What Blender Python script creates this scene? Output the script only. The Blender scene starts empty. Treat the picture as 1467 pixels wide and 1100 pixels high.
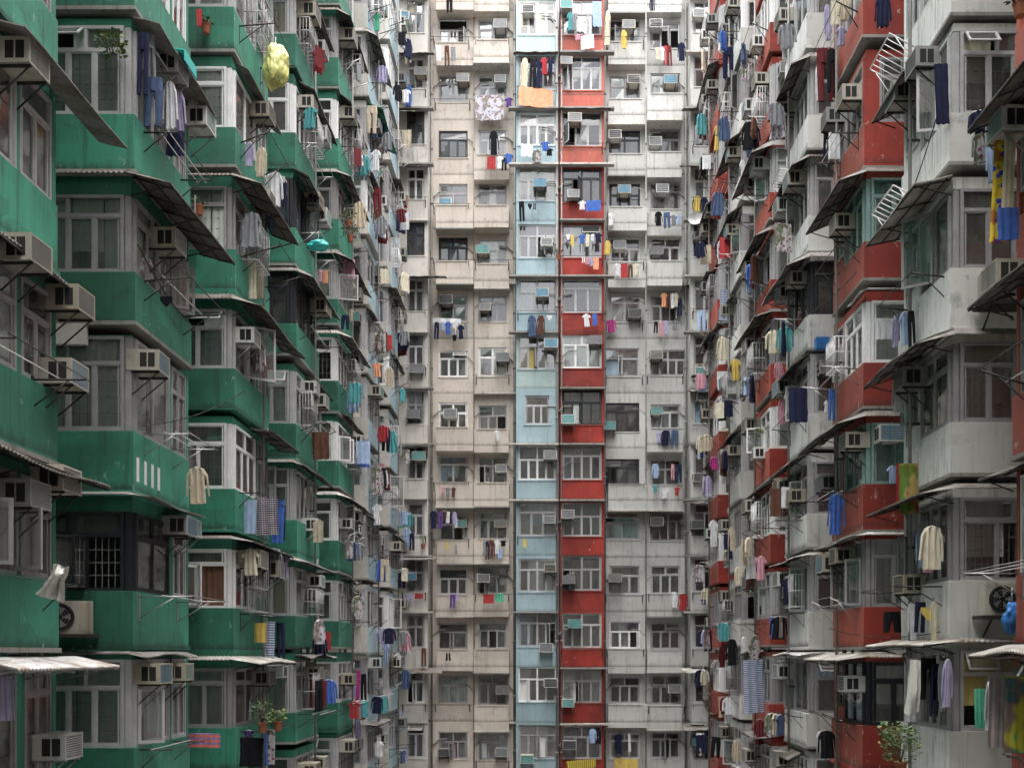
import bpy, math, random
from mathutils import Vector, noise

# ------------------------------------------------------------------ basics
S = bpy.context.scene
COL = S.collection
FPX, VX, VY, ZC = 1445.0, 785.0, 935.0, 8.0       # focal length and vanishing point measured on the photograph, eye height
XW = 7.2                                          # half width of the courtyard between the bay fronts
PI = math.pi
def Zp(y, Y): return ZC + (VY - y) * Y / FPX
def Xp(x, Y): return (x - VX) * Y / FPX
def R3(a, b, r): return a + (b - a) * r.random()

# ------------------------------------------------------------------ materials
def lin(c):
    return tuple((v/255/12.92 if v/255 <= .04045 else ((v/255+.055)/1.055)**2.4) for v in c) + (1,)
class NT:
    def __init__(s, name):
        s.m = bpy.data.materials.new(name); s.m.use_nodes = True
        s.t = s.m.node_tree; s.n = s.t.nodes; s.l = s.t.links
        s.b = s.n['Principled BSDF']; s.out = s.n['Material Output']
    def add(s, typ, **kw):
        n = s.n.new(typ)
        for k, v in kw.items():
            if k.startswith('_'): setattr(n, k[1:], v)
            else: n.inputs[k.replace('9', ' ')].default_value = v
        return n
    def link(s, a, b): s.l.new(a, b)
    def pos(s, scale):
        g = s.n.new('ShaderNodeNewGeometry')
        m = s.add('ShaderNodeMapping'); m.inputs['Scale'].default_value = scale
        s.link(g.outputs['Position'], m.inputs['Vector']); return m.outputs[0]
    def noise(s, scale, vec, det=4, rough=.55):
        n = s.add('ShaderNodeTexNoise', Scale=scale, Detail=det, Roughness=rough)
        s.link(vec, n.inputs['Vector']); return n.outputs['Fac']
    def ramp(s, fac, a, b, va=0., vb=1.):
        r = s.add('ShaderNodeMapRange'); r.interpolation_type = 'SMOOTHSTEP'
        s.link(fac, r.inputs['Value'])
        for k, v in (('From Min', a), ('From Max', b), ('To Min', va), ('To Max', vb)): r.inputs[k].default_value = v
        return r.outputs[0]
    def mix(s, fac, a, b, mode='MIX'):
        m = s.n.new('ShaderNodeMix'); m.data_type = 'RGBA'; m.blend_type = mode
        for i, v in ((0, fac), (6, a), (7, b)):
            if hasattr(v, 'is_linked') or isinstance(v, bpy.types.NodeSocket): s.link(v, m.inputs[i])
            else: m.inputs[i].default_value = v
        return m.outputs[2]

def paint(name, rgb, dirt=.5, chip=0., chiprgb=(.5, .46, .42, 1), var=.12, rough=.75, dirtrgb=(.055, .048, .04, 1), drip=None):
    """painted render: repaint patches, rain streaks, soot blotches, chips down to the primer"""
    k = NT(name)
    col = rgb if len(rgb) == 4 else rgb + (1,)
    big = k.ramp(k.noise(.55, k.pos((1, 1, 1)), 3), .3, .7, 1-var, 1+var)
    oi = k.n.new('ShaderNodeObjectInfo')
    ov = k.ramp(oi.outputs['Random'], 0, 1, 1-var, 1+var)
    hs = k.add('ShaderNodeHueSaturation', Color=col)
    mul = k.n.new('ShaderNodeMath'); mul.operation = 'MULTIPLY'
    k.link(big, mul.inputs[0]); k.link(ov, mul.inputs[1]); 
    vo = k.n.new('ShaderNodeTexVoronoi'); vo.distance = 'CHEBYCHEV'; vo.inputs['Scale'].default_value = 1.; k.link(k.pos((.9, .9, 1.3)), vo.inputs['Vector'])
    sc = k.n.new('ShaderNodeSeparateColor'); k.link(vo.outputs['Color'], sc.inputs[0])
    m2 = k.n.new('ShaderNodeMath'); m2.operation = 'MULTIPLY'; k.link(mul.outputs[0], m2.inputs[0])     # repainted and patched areas
    k.link(k.ramp(sc.outputs[0], 0, 1, 1-var*.55, 1+var*.55), m2.inputs[1]); k.link(m2.outputs[0], hs.inputs['Value'])
    c = hs.outputs[0]
    # vertical streaks
    st = k.ramp(k.noise(1, k.pos((7, 7, .45)), 5, .65), .50, .78, 0, dirt)
    c = k.mix(st, c, dirtrgb)
    bl = k.ramp(k.noise(1.7, k.pos((1, 1, 1)), 8, .7), .53, .75, 0, dirt*.8)
    c = k.mix(bl, c, dirtrgb)
    if drip:                                     # rain marks running down from the sills and a grimy lower lip, storey by storey
        zb, per = drip
        g = k.n.new('ShaderNodeNewGeometry'); sp = k.n.new('ShaderNodeSeparateXYZ'); k.link(g.outputs['Position'], sp.inputs[0])
        def op(kind, a, b):
            q = k.n.new('ShaderNodeMath'); q.operation = kind
            for i, v in enumerate((a, b)):
                if isinstance(v, bpy.types.NodeSocket): k.link(v, q.inputs[i])
                else: q.inputs[i].default_value = v
            return q.outputs[0]
        fr = op('FLOORED_MODULO', op('SUBTRACT', sp.outputs['Z'], zb), per)
        thin = k.ramp(k.noise(1, k.pos((9, 9, .9)), 6, .75), .5, .74)
        run = op('MULTIPLY', op('MULTIPLY', k.ramp(fr, .25, .95), k.ramp(fr, .97, .99, 1, 0)), thin)
        c = k.mix(op('MULTIPLY', run, dirt*.9), c, dirtrgb)
        lip = op('MULTIPLY', k.ramp(op('ADD', fr, op('MULTIPLY', k.noise(1, k.pos((6, 6, 3)), 5, .7), .34)), .16, .36, 1, 0), 1.)
        c = k.mix(op('MULTIPLY', lip, min(.9, dirt*1.15)), c, dirtrgb)
    if chip:
        ch = k.ramp(k.noise(5, k.pos((1, 1, .6)), 6, .7), .66-chip*.1, .69-chip*.1, 0, .85)
        c = k.mix(ch, c, chiprgb)
    k.link(c, k.b.inputs['Base Color']); k.b.inputs['Roughness'].default_value = rough
    b = k.n.new('ShaderNodeBump'); b.inputs['Strength'].default_value = .25; b.inputs['Distance'].default_value = .02
    k.link(k.noise(9, k.pos((1, 1, 1)), 6, .65), b.inputs['Height']); k.link(b.outputs[0], k.b.inputs['Normal'])
    return k.m
def plain(name, rgb, rough=.6, metal=0., var=.0, spec=.5):
    k = NT(name); col = rgb + (1,)
    if var:
        hs = k.add('ShaderNodeHueSaturation', Color=col)
        k.link(k.ramp(k.noise(4, k.pos((1, 1, 1)), 6, .7), .3, .7, 1-var, 1+var), hs.inputs['Value'])
        k.link(hs.outputs[0], k.b.inputs['Base Color'])
    else: k.b.inputs['Base Color'].default_value = col
    k.b.inputs['Roughness'].default_value = rough; k.b.inputs['Metallic'].default_value = metal
    k.b.inputs['Specular IOR Level'].default_value = spec
    return k.m
def cloth(name, rgb, second=None, kind=None, scale=14.):
    k = NT(name); col = rgb + (1,)
    tc = k.n.new('ShaderNodeTexCoord'); v = tc.outputs['Object']
    c = None
    if kind in ('stripe', 'plaid', 'band'):
        w = k.add('ShaderNodeTexWave', Scale=scale); w.bands_direction = 'Z' if kind != 'stripe' else 'X'; k.link(v, w.inputs['Vector'])
        f = k.ramp(w.outputs['Fac'], .45, .55)
        c = k.mix(f, col, second + (1,))
        if kind == 'plaid':
            w2 = k.add('ShaderNodeTexWave', Scale=scale); w2.bands_direction = 'X'; k.link(v, w2.inputs['Vector'])
            c = k.mix(k.ramp(w2.outputs['Fac'], .5, .6, 0, .6), c, second + (1,))
    elif kind == 'print':
        n = k.add('ShaderNodeTexVoronoi', Scale=scale); k.link(v, n.inputs['Vector'])
        c = k.mix(k.ramp(n.outputs['Distance'], .25, .4), second + (1,), col)
        n2 = k.add('ShaderNodeTexNoise', Scale=scale*.4); k.link(v, n2.inputs['Vector'])
        c = k.mix(k.ramp(n2.outputs['Fac'], .5, .56, 0, .7), c, (second[2]*.6, second[0]*.5, second[1]*.4, 1))
    base = c if c is not None else col
    fold = k.ramp(k.noise(6, k.pos((1, 1, 1)), 4), .3, .7, .85, 1.1)  # cloth tone varied lighter and darker by noise
    hs = k.n.new('ShaderNodeHueSaturation'); k.link(fold, hs.inputs['Value'])
    if c is None: hs.inputs['Color'].default_value = col
    else: k.link(c, hs.inputs['Color'])
    k.link(hs.outputs[0], k.b.inputs['Base Color'])
    k.b.inputs['Roughness'].default_value = .95; k.b.inputs['Specular IOR Level'].default_value = .1
    return k.m
def glassmat(name, tint, gloss=.10):
    k = NT(name); k.n.remove(k.b)
    tr = k.n.new('ShaderNodeBsdfTransparent'); tr.inputs[0].default_value = tint + (1,)
    gl = k.n.new('ShaderNodeBsdfGlossy'); gl.inputs['Roughness'].default_value = .04
    lw = k.n.new('ShaderNodeFresnel'); lw.inputs[0].default_value = 1.5
    ad = k.n.new('ShaderNodeMath'); ad.operation = 'ADD'; ad.use_clamp = True; ad.inputs[1].default_value = gloss
    k.link(lw.outputs[0], ad.inputs[0])
    b = k.n.new('ShaderNodeBump'); b.inputs['Strength'].default_value = .03; b.inputs['Distance'].default_value = .05
    k.link(k.noise(2.2, k.pos((1, 1, 1)), 2), b.inputs['Height'])
    k.link(b.outputs[0], gl.inputs['Normal'])
    mx = k.n.new('ShaderNodeMixShader'); k.link(ad.outputs[0], mx.inputs[0]); k.link(tr.outputs[0], mx.inputs[1]); k.link(gl.outputs[0], mx.inputs[2])
    # film of grime on the pane
    df = k.n.new('ShaderNodeBsdfDiffuse'); df.inputs[0].default_value = (.42, .42, .41, 1)
    m2 = k.n.new('ShaderNodeMixShader'); k.link(k.ramp(k.noise(2.5, k.pos((1, 1, .5)), 6, .7), .3, .8, .05, .24), m2.inputs[0])
    k.link(mx.outputs[0], m2.inputs[1]); k.link(df.outputs[0], m2.inputs[2]); k.link(m2.outputs[0], k.out.inputs[0])
    return k.m
def corrmat(name, rgb):
    k = NT(name)
    c = k.mix(k.ramp(k.noise(1.6, k.pos((1, 1, 1)), 7, .7), .38, .68), rgb + (1,), (rgb[0]*.35, rgb[1]*.27, rgb[2]*.2, 1))
    c = k.mix(k.ramp(k.noise(7, k.pos((1, 1, 1)), 4), .58, .7, 0, .55), c, (.09, .04, .018, 1))
    k.link(c, k.b.inputs['Base Color']); k.b.inputs['Roughness'].default_value = .7
    return k.m

M = {}
M['green'] = paint('green_paint', (.026, .165, .108), .75, .22, (.16, .30, .23, 1), .26, dirtrgb=(.018, .05, .035, 1), drip=(ZC+.08, 2.75))
M['greenlight'] = paint('pale_green_paint', (.042, .225, .155), .7, .22, (.22, .34, .27, 1), .22, dirtrgb=(.02, .06, .042, 1), drip=(ZC+.08, 2.75))  # the green again, lightened so court faces carry their light in the colour
M['red'] = paint('red_paint', (.27, .028, .017), .5, .34, (.45, .28, .22, 1), .16, dirtrgb=(.06, .018, .013, 1), drip=(ZC+.12, 2.75))
M['redfaded'] = paint('faded_red_paint', (.36, .085, .06), .55, .4, (.42, .34, .3, 1), .14, dirtrgb=(.07, .04, .034, 1), drip=(ZC+.12, 2.75))  # faded bay panels; court faces of red stacks take it as a lit tone
M['blue'] = paint('light_blue_paint', (.29, .40, .44), .5, .1, (.6, .6, .56, 1), .08, dirtrgb=(.10, .12, .12, 1), drip=(ZC+.28+2.76*3-.98, 2.76))
M['bluegreen'] = paint('pale_turquoise_paint', (.36, .47, .455), .45, .1, (.6, .6, .56, 1), .08, dirtrgb=(.10, .12, .11, 1), drip=(ZC+.28+2.76*3-.98, 2.76))
M['beige'] = paint('beige_render', (.50, .445, .39), .5, .12, (.36, .32, .28, 1), .07, dirtrgb=(.09, .075, .06, 1), drip=(ZC+.28+2.76*3-.98, 2.76))
M['white'] = paint('white_render', (.56, .555, .53), .75, .2, (.34, .32, .3, 1), .07, dirtrgb=(.095, .09, .085, 1))
M['pale'] = paint('pale_render', (.50, .48, .44), .55, .1, (.38, .36, .33, 1), .08, dirtrgb=(.10, .095, .085, 1))
M['paleblue'] = paint('pale_blue_render', (.36, .50, .56), .5, .1, (.55, .55, .52, 1), .08, dirtrgb=(.09, .10, .11, 1))
M['whitecourt'] = paint('bright_white_render', (.68, .685, .67), .7, .18, (.30, .28, .26, 1), .07, dirtrgb=(.10, .095, .09, 1), drip=(ZC+1.2-1.02, 2.75))  # white render lightened, court-side light put into the colour
M['redback'] = paint('red_bay_paint', (.23, .02, .012), .5, .26, (.45, .28, .22, 1), .24, dirtrgb=(.07, .018, .012, 1), drip=(ZC+.28+2.76*3-.98, 2.76))
M['whiteback'] = paint('white_wall_render', (.48, .48, .465), .55, .14, (.34, .32, .3, 1), .07, dirtrgb=(.085, .08, .075, 1), drip=(ZC+.28+2.76*3-.98, 2.76))
M['slab'] = paint('bare_concrete', (.25, .24, .225), .7, 0, var=.1)
M['slabwhite'] = paint('pale_ledge_render', (.5, .48, .44), .8, 0, var=.1)
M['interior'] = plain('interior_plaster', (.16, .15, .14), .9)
M['ground'] = paint('concrete_paving', (.14, .135, .13), .5)
FRAMES = [plain('aluminium_frame', (.42, .42, .43), .5, .1, .12), plain('white_frame', (.72, .72, .72), .5, 0, .08),
          plain('grey_frame', (.30, .29, .30), .5, .1, .12), plain('dark_frame', (.02, .022, .028), .5, .1, .1), plain('greenish_frame', (.22, .33, .31), .5, 0, .12)]
GLASS = [glassmat('window_glass', (.97, .98, .97), .09), glassmat('grey_glass', (.68, .73, .74), .15), glassmat('teal_glass', (.45, .74, .72), .12), glassmat('dark_glass', (.22, .26, .32), .08)]
CURT = [plain(n, c, .95, 0, .1, .1) for n, c in (('grey_curtain', (.66, .66, .65)), ('cream_curtain', (.70, .65, .52)), ('green_grey_curtain', (.60, .66, .62)),
        ('pale_curtain', (.74, .75, .75)), ('teal_curtain', (.30, .52, .50)), ('blue_curtain', (.34, .44, .53)), ('yellow_curtain', (.52, .42, .16)), ('brown_curtain', (.16, .09, .06)),
        ('mauve_curtain', (.30, .24, .26)))]
M['bars'] = plain('grille_bar', (.30, .30, .30), .5, .4)
M['rust'] = plain('dark_steel', (.035, .03, .028), .7, .3, .3)
M['steel'] = plain('grey_steel', (.32, .32, .32), .45, .6, .2)
M['pipe'] = plain('grey_pipe', (.20, .195, .185), .6, 0, .2)
M['cable'] = plain('black_cable', (.02, .02, .02), .7)
M['string'] = plain('clothes_line', (.45, .45, .45), .7)
AW = {'dark': corrmat('weathered_dark_sheet', (.17, .155, .14)), 'grey': corrmat('weathered_grey_sheet', (.24, .23, .22)), 'pale': corrmat('pale_weathered_sheet', (.42, .41, .385)),
      'green': corrmat('green_plastic_sheet', (.06, .32, .24)), 'white': corrmat('white_metal_sheet', (.62, .62, .62))}
ACC = {'cream': paint('cream_casing', (.40, .375, .32), .75, .12, (.10, .05, .03, 1), .14, .5, (.09, .07, .05, 1)), 'white': paint('white_casing', (.54, .54, .52), .75, .12, (.10, .05, .03, 1), .14, .5, (.09, .07, .05, 1)), 'grey': paint('grey_casing', (.25, .25, .25), .75, .12, (.10, .05, .03, 1), .14, .5, (.09, .07, .05, 1)), 'beige': paint('beige_casing', (.35, .315, .25), .75, .12, (.10, .05, .03, 1), .14, .5, (.09, .07, .05, 1))}
ACG = {'grey': plain('grey_coil', (.16, .165, .175), .6, .3, .2), 'blue': plain('blue_coil', (.07, .20, .30), .6, .2, .2), 'dark': plain('dark_coil', (.045, .045, .05), .6, .2, .2), 'teal': plain('teal_coil', (.09, .27, .27), .6, .2, .2)}
M['slot'] = plain('black_slot', (.008, .008, .008), .8)
CLO = {}
for n, c in (('white', (.62, .63, .66)), ('navy', (.018, .022, .06)), ('black', (.014, .014, .018)), ('grey', (.22, .23, .25)), ('red', (.42, .025, .03)), ('blue', (.04, .13, .48)),
             ('light blue', (.30, .42, .64)), ('beige', (.50, .42, .30)), ('yellow', (.62, .44, .05)), ('pink', (.60, .27, .34)), ('magenta', (.42, .02, .20)), ('brown', (.12, .05, .03)),
             ('lavender', (.36, .33, .52)), ('denim', (.06, .10, .20)), ('green', (.04, .36, .20)), ('purple', (.12, .05, .26)), ('orange', (.72, .30, .14)), ('cream', (.60, .54, .40)), ('teal', (.05, .30, .32)), ('maroon', (.15, .02, .025)), ('bright green', (.06, .52, .32))):
    g_ = .3*c[0]+.55*c[1]+.15*c[2]; CLO[n] = cloth(n.replace(' ', '_') + '_cloth', tuple(g_+(v-g_)*.8 for v in c))
CLO['blue striped'] = cloth('blue_striped_cloth', (.55, .57, .62), (.10, .16, .34), 'band', 5)
CLO['yellow striped'] = cloth('yellow_striped_cloth', (.60, .46, .06), (.18, .16, .05), 'stripe', 3.2)
CLO['plaid'] = cloth('plaid_cloth', (.5, .48, .46), (.05, .03, .08), 'plaid', 6)
CLO['red checked'] = cloth('red_checked_cloth', (.10, .16, .40), (.55, .15, .10), 'plaid', 3.2)
CLO['floral grey'] = cloth('floral_grey_cloth', (.50, .48, .52), (.22, .20, .26), 'print', 7)
CLO['yellow blue print'] = cloth('yellow_blue_print_cloth', (.75, .55, .06), (.03, .08, .50), 'print', 7)
CLO['green yellow print'] = cloth('green_yellow_print_cloth', (.48, .44, .06), (.06, .40, .14), 'print', 3.2)
CLO['pink grey striped'] = cloth('pink_grey_striped_cloth', (.52, .42, .42), (.34, .30, .32), 'stripe', 5)
CLO['brown print'] = cloth('brown_print_cloth', (.36, .26, .10), (.40, .06, .05), 'print', 5)
CLO['patterned'] = cloth('patterned_cloth', (.42, .40, .42), (.20, .06, .10), 'print', 9)
M['leaf'] = plain('leaf', (.035, .08, .02), .6, 0, .35); M['leaf2'] = plain('bright_leaf', (.12, .17, .035), .6, 0, .3)
M['stem'] = plain('stem', (.08, .06, .03), .8); M['pot'] = plain('terracotta', (.30, .10, .05), .8, 0, .2)
M['poly'] = plain('yellow_plastic', (.58, .57, .20), .3, 0, .3); M['wpoly'] = plain('white_plastic_film', (.55, .54, .50), .4, 0, .15)
M['bpoly'] = plain('blue_plastic', (.05, .22, .60), .4, 0, .2); M['dish'] = plain('dish_white', (.6, .6, .6), .5)
M['tealp'] = plain('turquoise_plastic', (.05, .50, .48), .4, 0, .1)

# ------------------------------------------------------------------ mesh builder
class MB:
    def __init__(s): s.v = []; s.f = []; s.mi = []; s.sm = []; s.mats = []; s.ix = {}
    def mat(s, m):
        if m not in s.ix: s.ix[m] = len(s.mats); s.mats.append(m)
        return s.ix[m]
    def face(s, idx, m, smooth=False): s.f.append(idx); s.mi.append(s.mat(m)); s.sm.append(smooth)
    def box(s, x0, x1, y0, y1, z0, z1, m):
        if x0 > x1: x0, x1 = x1, x0
        if y0 > y1: y0, y1 = y1, y0
        if z0 > z1: z0, z1 = z1, z0
        n = len(s.v)
        s.v += [(x0, y0, z0), (x1, y0, z0), (x1, y1, z0), (x0, y1, z0), (x0, y0, z1), (x1, y0, z1), (x1, y1, z1), (x0, y1, z1)]
        for q in ((3, 2, 1, 0), (4, 5, 6, 7), (0, 1, 5, 4), (1, 2, 6, 5), (2, 3, 7, 6), (3, 0, 4, 7)): s.face([n+i for i in q], m)
    def hexa(s, pts, m):
        n = len(s.v); s.v += [tuple(p) for p in pts]
        for q in ((3, 2, 1, 0), (4, 5, 6, 7), (0, 1, 5, 4), (1, 2, 6, 5), (2, 3, 7, 6), (3, 0, 4, 7)): s.face([n+i for i in q], m)
    def quad(s, pts, m, smooth=False):
        n = len(s.v); s.v += [tuple(p) for p in pts]; s.face(list(range(n, n+len(pts))), m, smooth)
    def tube(s, p, q, r, m, n=5):
        p = Vector(p); q = Vector(q); d = (q-p)
        if d.length < 1e-6: return
        d.normalize(); a = d.orthogonal().normalized(); b = d.cross(a); k = len(s.v)
        for c in (p, q):
            for i in range(n):
                t = 2*PI*i/n; s.v.append(tuple(c + a*(math.cos(t)*r) + b*(math.sin(t)*r)))
        for i in range(n): s.face([k+i, k+(i+1) % n, k+n+(i+1) % n, k+n+i], m, True)
        s.face([k+i for i in range(n)][::-1], m); s.face([k+n+i for i in range(n)], m)
    def grid(s, rows, m, smooth=True):
        n = len(s.v); w = len(rows[0])
        for r in rows: s.v += [tuple(p) for p in r]
        for j in range(len(rows)-1):
            for i in range(w-1): s.face([n+j*w+i, n+j*w+i+1, n+(j+1)*w+i+1, n+(j+1)*w+i], m, smooth)
    def mesh(s, name, o=(0, 0, 0)):
        me = bpy.data.meshes.new(name)
        me.from_pydata([(a-o[0], b-o[1], c-o[2]) for a, b, c in s.v], [], s.f)
        for m in s.mats: me.materials.append(m)
        me.polygons.foreach_set('material_index', s.mi); me.polygons.foreach_set('use_smooth', s.sm)
        me.update(); return me
def link(name, data, parent=None, loc=(0, 0, 0), rz=0.):
    o = bpy.data.objects.new(name, data); COL.objects.link(o)
    o.location = loc; o.rotation_euler = (0, 0, rz)
    if parent: o.parent = parent
    return o
USED = {}
ORD = ['first', 'second', 'third', 'fourth', 'fifth', 'sixth', 'seventh', 'eighth', 'ninth', 'tenth', 'eleventh', 'twelfth', 'thirteenth', 'fourteenth', 'fifteenth', 'sixteenth', 'seventeenth', 'eighteenth']
TAGGED = []
def tag(o, label, cat, group=None, kind=None):
    o['label'] = label; o['category'] = cat
    if group: o['group'] = group
    if kind: o['kind'] = kind
    TAGGED.append(o); return o
def struct(name, mb, o=(0, 0, 0)):
    ob = link(name, mb.mesh(name, o), None, o); ob['kind'] = 'structure'; return ob

class F:
    """a facade plane: u runs along it, d outwards, z up"""
    def __init__(s, ox, oy, ux, uy): s.o = (ox, oy); s.u = (ux, uy); s.n = (uy, -ux)
    def p(s, u, d, z): return (s.o[0]+u*s.u[0]+d*s.n[0], s.o[1]+u*s.u[1]+d*s.n[1], z)
    def box(s, mb, u0, u1, d0, d1, z0, z1, m):
        a = s.p(u0, d0, z0); b = s.p(u1, d1, z1); mb.box(a[0], b[0], a[1], b[1], z0, z1, m)

# ------------------------------------------------------------------ windows
def window(f, u0, u1, z0, z1, r, parent, org, d=0., low=3, top=2, tr=.70, frame=0, glass=0, cur=0, cover=.7, bars=0., openp=.0, fine=True, label=None, dark=False):
    mb = MB(); fm = FRAMES[frame]; gm = GLASS[glass]; W = u1-u0; H = z1-z0
    e = .055 if fine else .066
    mw = .03 if fine else .036
    f.box(mb, u0, u1, d-.05, d+.03, z0, z0+e, fm); f.box(mb, u0, u1, d-.05, d+.03, z1-e, z1, fm)
    f.box(mb, u0, u0+e, d-.05, d+.03, z0+e, z1-e, fm); f.box(mb, u1-e, u1, d-.05, d+.03, z0+e, z1-e, fm)
    zt = z0 + H*tr if top else z1-e
    if top: f.box(mb, u0+e, u1-e, d-.045, d+.025, zt-.035, zt+.035, fm)
    cells = []
    lo = (zt-.03) if top else zt
    edges = [u0+e + (W-2*e)*i/low for i in range(low+1)]
    for i in range(low): cells.append((edges[i], edges[i+1], z0+e, lo, True))
    for i in range(1, low): f.box(mb, edges[i]-mw, edges[i]+mw, d-.045, d+.022, z0+e, lo, fm)
    if top:
        ed2 = [u0+e + (W-2*e)*i/top for i in range(top+1)]
        for i in range(top): cells.append((ed2[i], ed2[i+1], zt+.03, z1-e, False))
        for i in range(1, top): f.box(mb, ed2[i]-mw, ed2[i]+mw, d-.045, d+.022, zt+.03, z1-e, fm)
    for (a, b, c, h, lower) in cells:
        g = .022
        a += g; b -= g
        if b-a < .05 or h-c < .05: continue
        st = r.random()
        if lower and st < openp:                     # an open casement swung outwards
            w = b-a; hinge = a if r.random() < .5 else b; sg = 1 if hinge == a else -1; th = R3(.9, 1.5, r)
            def pt(t, zz, k): return f.p(hinge + sg*t*math.cos(th) - k*math.sin(th)*sg, d+.03+t*math.sin(th)+k*math.cos(th), zz)
            for t0, t1, y0, y1 in ((0, w, c, c+.05), (0, w, h-.05, h), (0, .05, c+.05, h-.05), (w-.05, w, c+.05, h-.05)):
                mb.hexa([pt(t0, y0, 0), pt(t1, y0, 0), pt(t1, y0, .03), pt(t0, y0, .03), pt(t0, y1, 0), pt(t1, y1, 0), pt(t1, y1, .03), pt(t0, y1, .03)], fm)
            mb.quad([pt(.05, c+.05, .015), pt(w-.05, c+.05, .015), pt(w-.05, h-.05, .015), pt(.05, h-.05, .015)], gm)
        elif not lower and st < openp*.5:            # a top-hung light pushed open
            th = R3(.4, 1.0, r); L = h-c
            def pt(u, t, k): return f.p(u, d+.03+t*math.sin(th)+k*math.cos(th), h-t*math.cos(th)+k*math.sin(th))
            for s0, s1, t0, t1 in ((a, b, 0, .04), (a, b, L-.04, L), (a, a+.04, .04, L-.04), (b-.04, b, .04, L-.04)):
                mb.hexa([pt(s0, t0, 0), pt(s1, t0, 0), pt(s1, t0, .025), pt(s0, t0, .025), pt(s0, t1, 0), pt(s1, t1, 0), pt(s1, t1, .025), pt(s0, t1, .025)], fm)
            mb.quad([pt(a+.04, .04, .01), pt(b-.04, .04, .01), pt(b-.04, L-.04, .01), pt(a+.04, L-.04, .01)], gm)
        else:
            if lower or r.random() < .4:                       # sash inside the frame
                q = .032
                f.box(mb, a, b, d-.02, d+.012, c, c+q, fm); f.box(mb, a, b, d-.02, d+.012, h-q, h, fm)
                f.box(mb, a, a+q, d-.02, d+.012, c+q, h-q, fm); f.box(mb, b-q, b, d-.02, d+.012, c+q, h-q, fm)
                dd = d-.004 + R3(-.003, .003, r)
                mb.quad([f.p(a+q, dd, c+q), f.p(b-q, dd+R3(-.012, .012, r), c+q), f.p(b-q, dd+R3(-.012, .012, r), h-q), f.p(a+q, dd, h-q)], gm)
            else:
                mb.quad([f.p(a, d-.01, c), f.p(b, d-.01+R3(-.012, .012, r), c), f.p(b, d-.01+R3(-.012, .012, r), h), f.p(a, d-.01, h)], gm)
        if bars and lower and r.random() < bars:
            n = max(2, int((b-a)/.11))
            for i in range(1, n):
                x = a+(b-a)*i/n; f.box(mb, x-.006, x+.006, d-.082, d-.07, c, h, M['bars'])
            for i in range(1, 4):
                z = c+(h-c)*i/4; f.box(mb, a, b, d-.068, d-.058, z-.006, z+.006, M['bars'])
    # curtains: one or two gathered sheets, each covering a stretch of the window
    if cover > 0:
        if not fine: cover *= .8
        cm = CURT[cur]; u = u0+.03
        while u < u1-.08:
            w = min(R3(.35, .8, r), u1-.03-u)
            if r.random() < cover:
                zlo = z0+.02 if r.random() < .8 else z0+H*R3(.2, .5, r)
                n = max(5, int(w/(.035 if fine else .06))); ph = r.random()*6; fr = R3(34, 60, r)
                rows = []
                for z in (zlo, z1-.02):
                    rows.append([f.p(u+w*i/n, d-.062+.016*math.sin(ph+fr*w*i/n)+.008*math.sin(3*ph+13*w*i/n), z) for i in range(n+1)])
                mb.grid(rows, cm)
            u += w+.01
    o = link('window', mb.mesh('window', org), parent)
    if label: o['label'] = label
    return o

# ------------------------------------------------------------------ buildings
class Bld:
    def __init__(s, name, label, org, cat='apartment block'):
        s.org = org; s.e = link(name, None, None, org); s.e.empty_display_size = .5; tag(s.e, label, cat); s.name = name
    def part(s, name, mb): return link(name, mb.mesh(name, s.org), s.e)

ZTOP = ZC+33.3
green = Bld('apartment_block', 'green painted apartment block with stacked glazed balconies and awnings facing the courtyard', (-10, 22, 0))
pale = Bld('apartment_block', 'narrow pale block with light blue balcony sides beyond the green block', (-10, 44, 0))
beige = Bld('apartment_block', 'beige rendered block with light blue bay closing the end of the courtyard', (-4, 52, 0))
redwhite = Bld('apartment_block', 'white block with one dark red bay column beside the light blue bay', (4, 52, 0))
right = Bld('apartment_block', 'long block with alternating red and dirty white stacked balconies facing the green block', (10, 25, 0))

def bevel(o, w=.012):
    m = o.modifiers.new('bevel', 'BEVEL'); m.width = w; m.segments = 1; m.limit_method = 'ANGLE'; m.harden_normals = False

# --- side stacks ---------------------------------------------------------------
# name, building, side, front depth, far depth, sill offset, front paint, court paint (lit copies on green, white and red stacks)
STK = [
 ('A', 'nearest green stack', green, -1, 11.8, 14.76, 1.02, 'green', 'greenlight'),
 ('B', 'second green stack', green, -1, 17.5, 20.2, 1.10, 'green', 'greenlight'),
 ('C', 'third green stack', green, -1, 23.1, 25.9, 1.0, 'green', 'greenlight'),
 ('D', 'fourth green stack', green, -1, 28.7, 31.4, 1.06, 'green', 'greenlight'),
 ('E', 'fifth green stack', green, -1, 34.5, 37.2, 1.08, 'green', 'greenlight'),
 ('G', 'nearer pale blue stack', pale, -1, 40.1, 42.8, 1.05, 'pale', 'paleblue'),
 ('H', 'farther pale blue stack', pale, -1, 45.6, 48.3, 1.1, 'pale', 'paleblue'),
 ('N', 'nearest red stack', right, 1, 13.1, 15.5, 1.2, 'red', 'redfaded'),
 ('P', 'nearest white stack', right, 1, 18.0, 20.4, 1.33, 'white', 'whitecourt'),
 ('Q', 'second red stack', right, 1, 22.95, 25.4, 1.06, 'red', 'redfaded'),
 ('R', 'second white stack', right, 1, 27.85, 30.3, 1.1, 'white', 'whitecourt'),
 ('S', 'third red stack', right, 1, 32.6, 35.1, 1.1, 'red', 'redfaded'),
 ('T', 'third white stack', right, 1, 37.5, 39.9, 1.2, 'white', 'whitecourt'),
 ('U', 'fourth red stack', right, 1, 42.4, 44.8, 1.1, 'red', 'redfaded'),
]
FH = 2.75
LEV = {}     # (stack, k) -> dict of what was built
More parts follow.
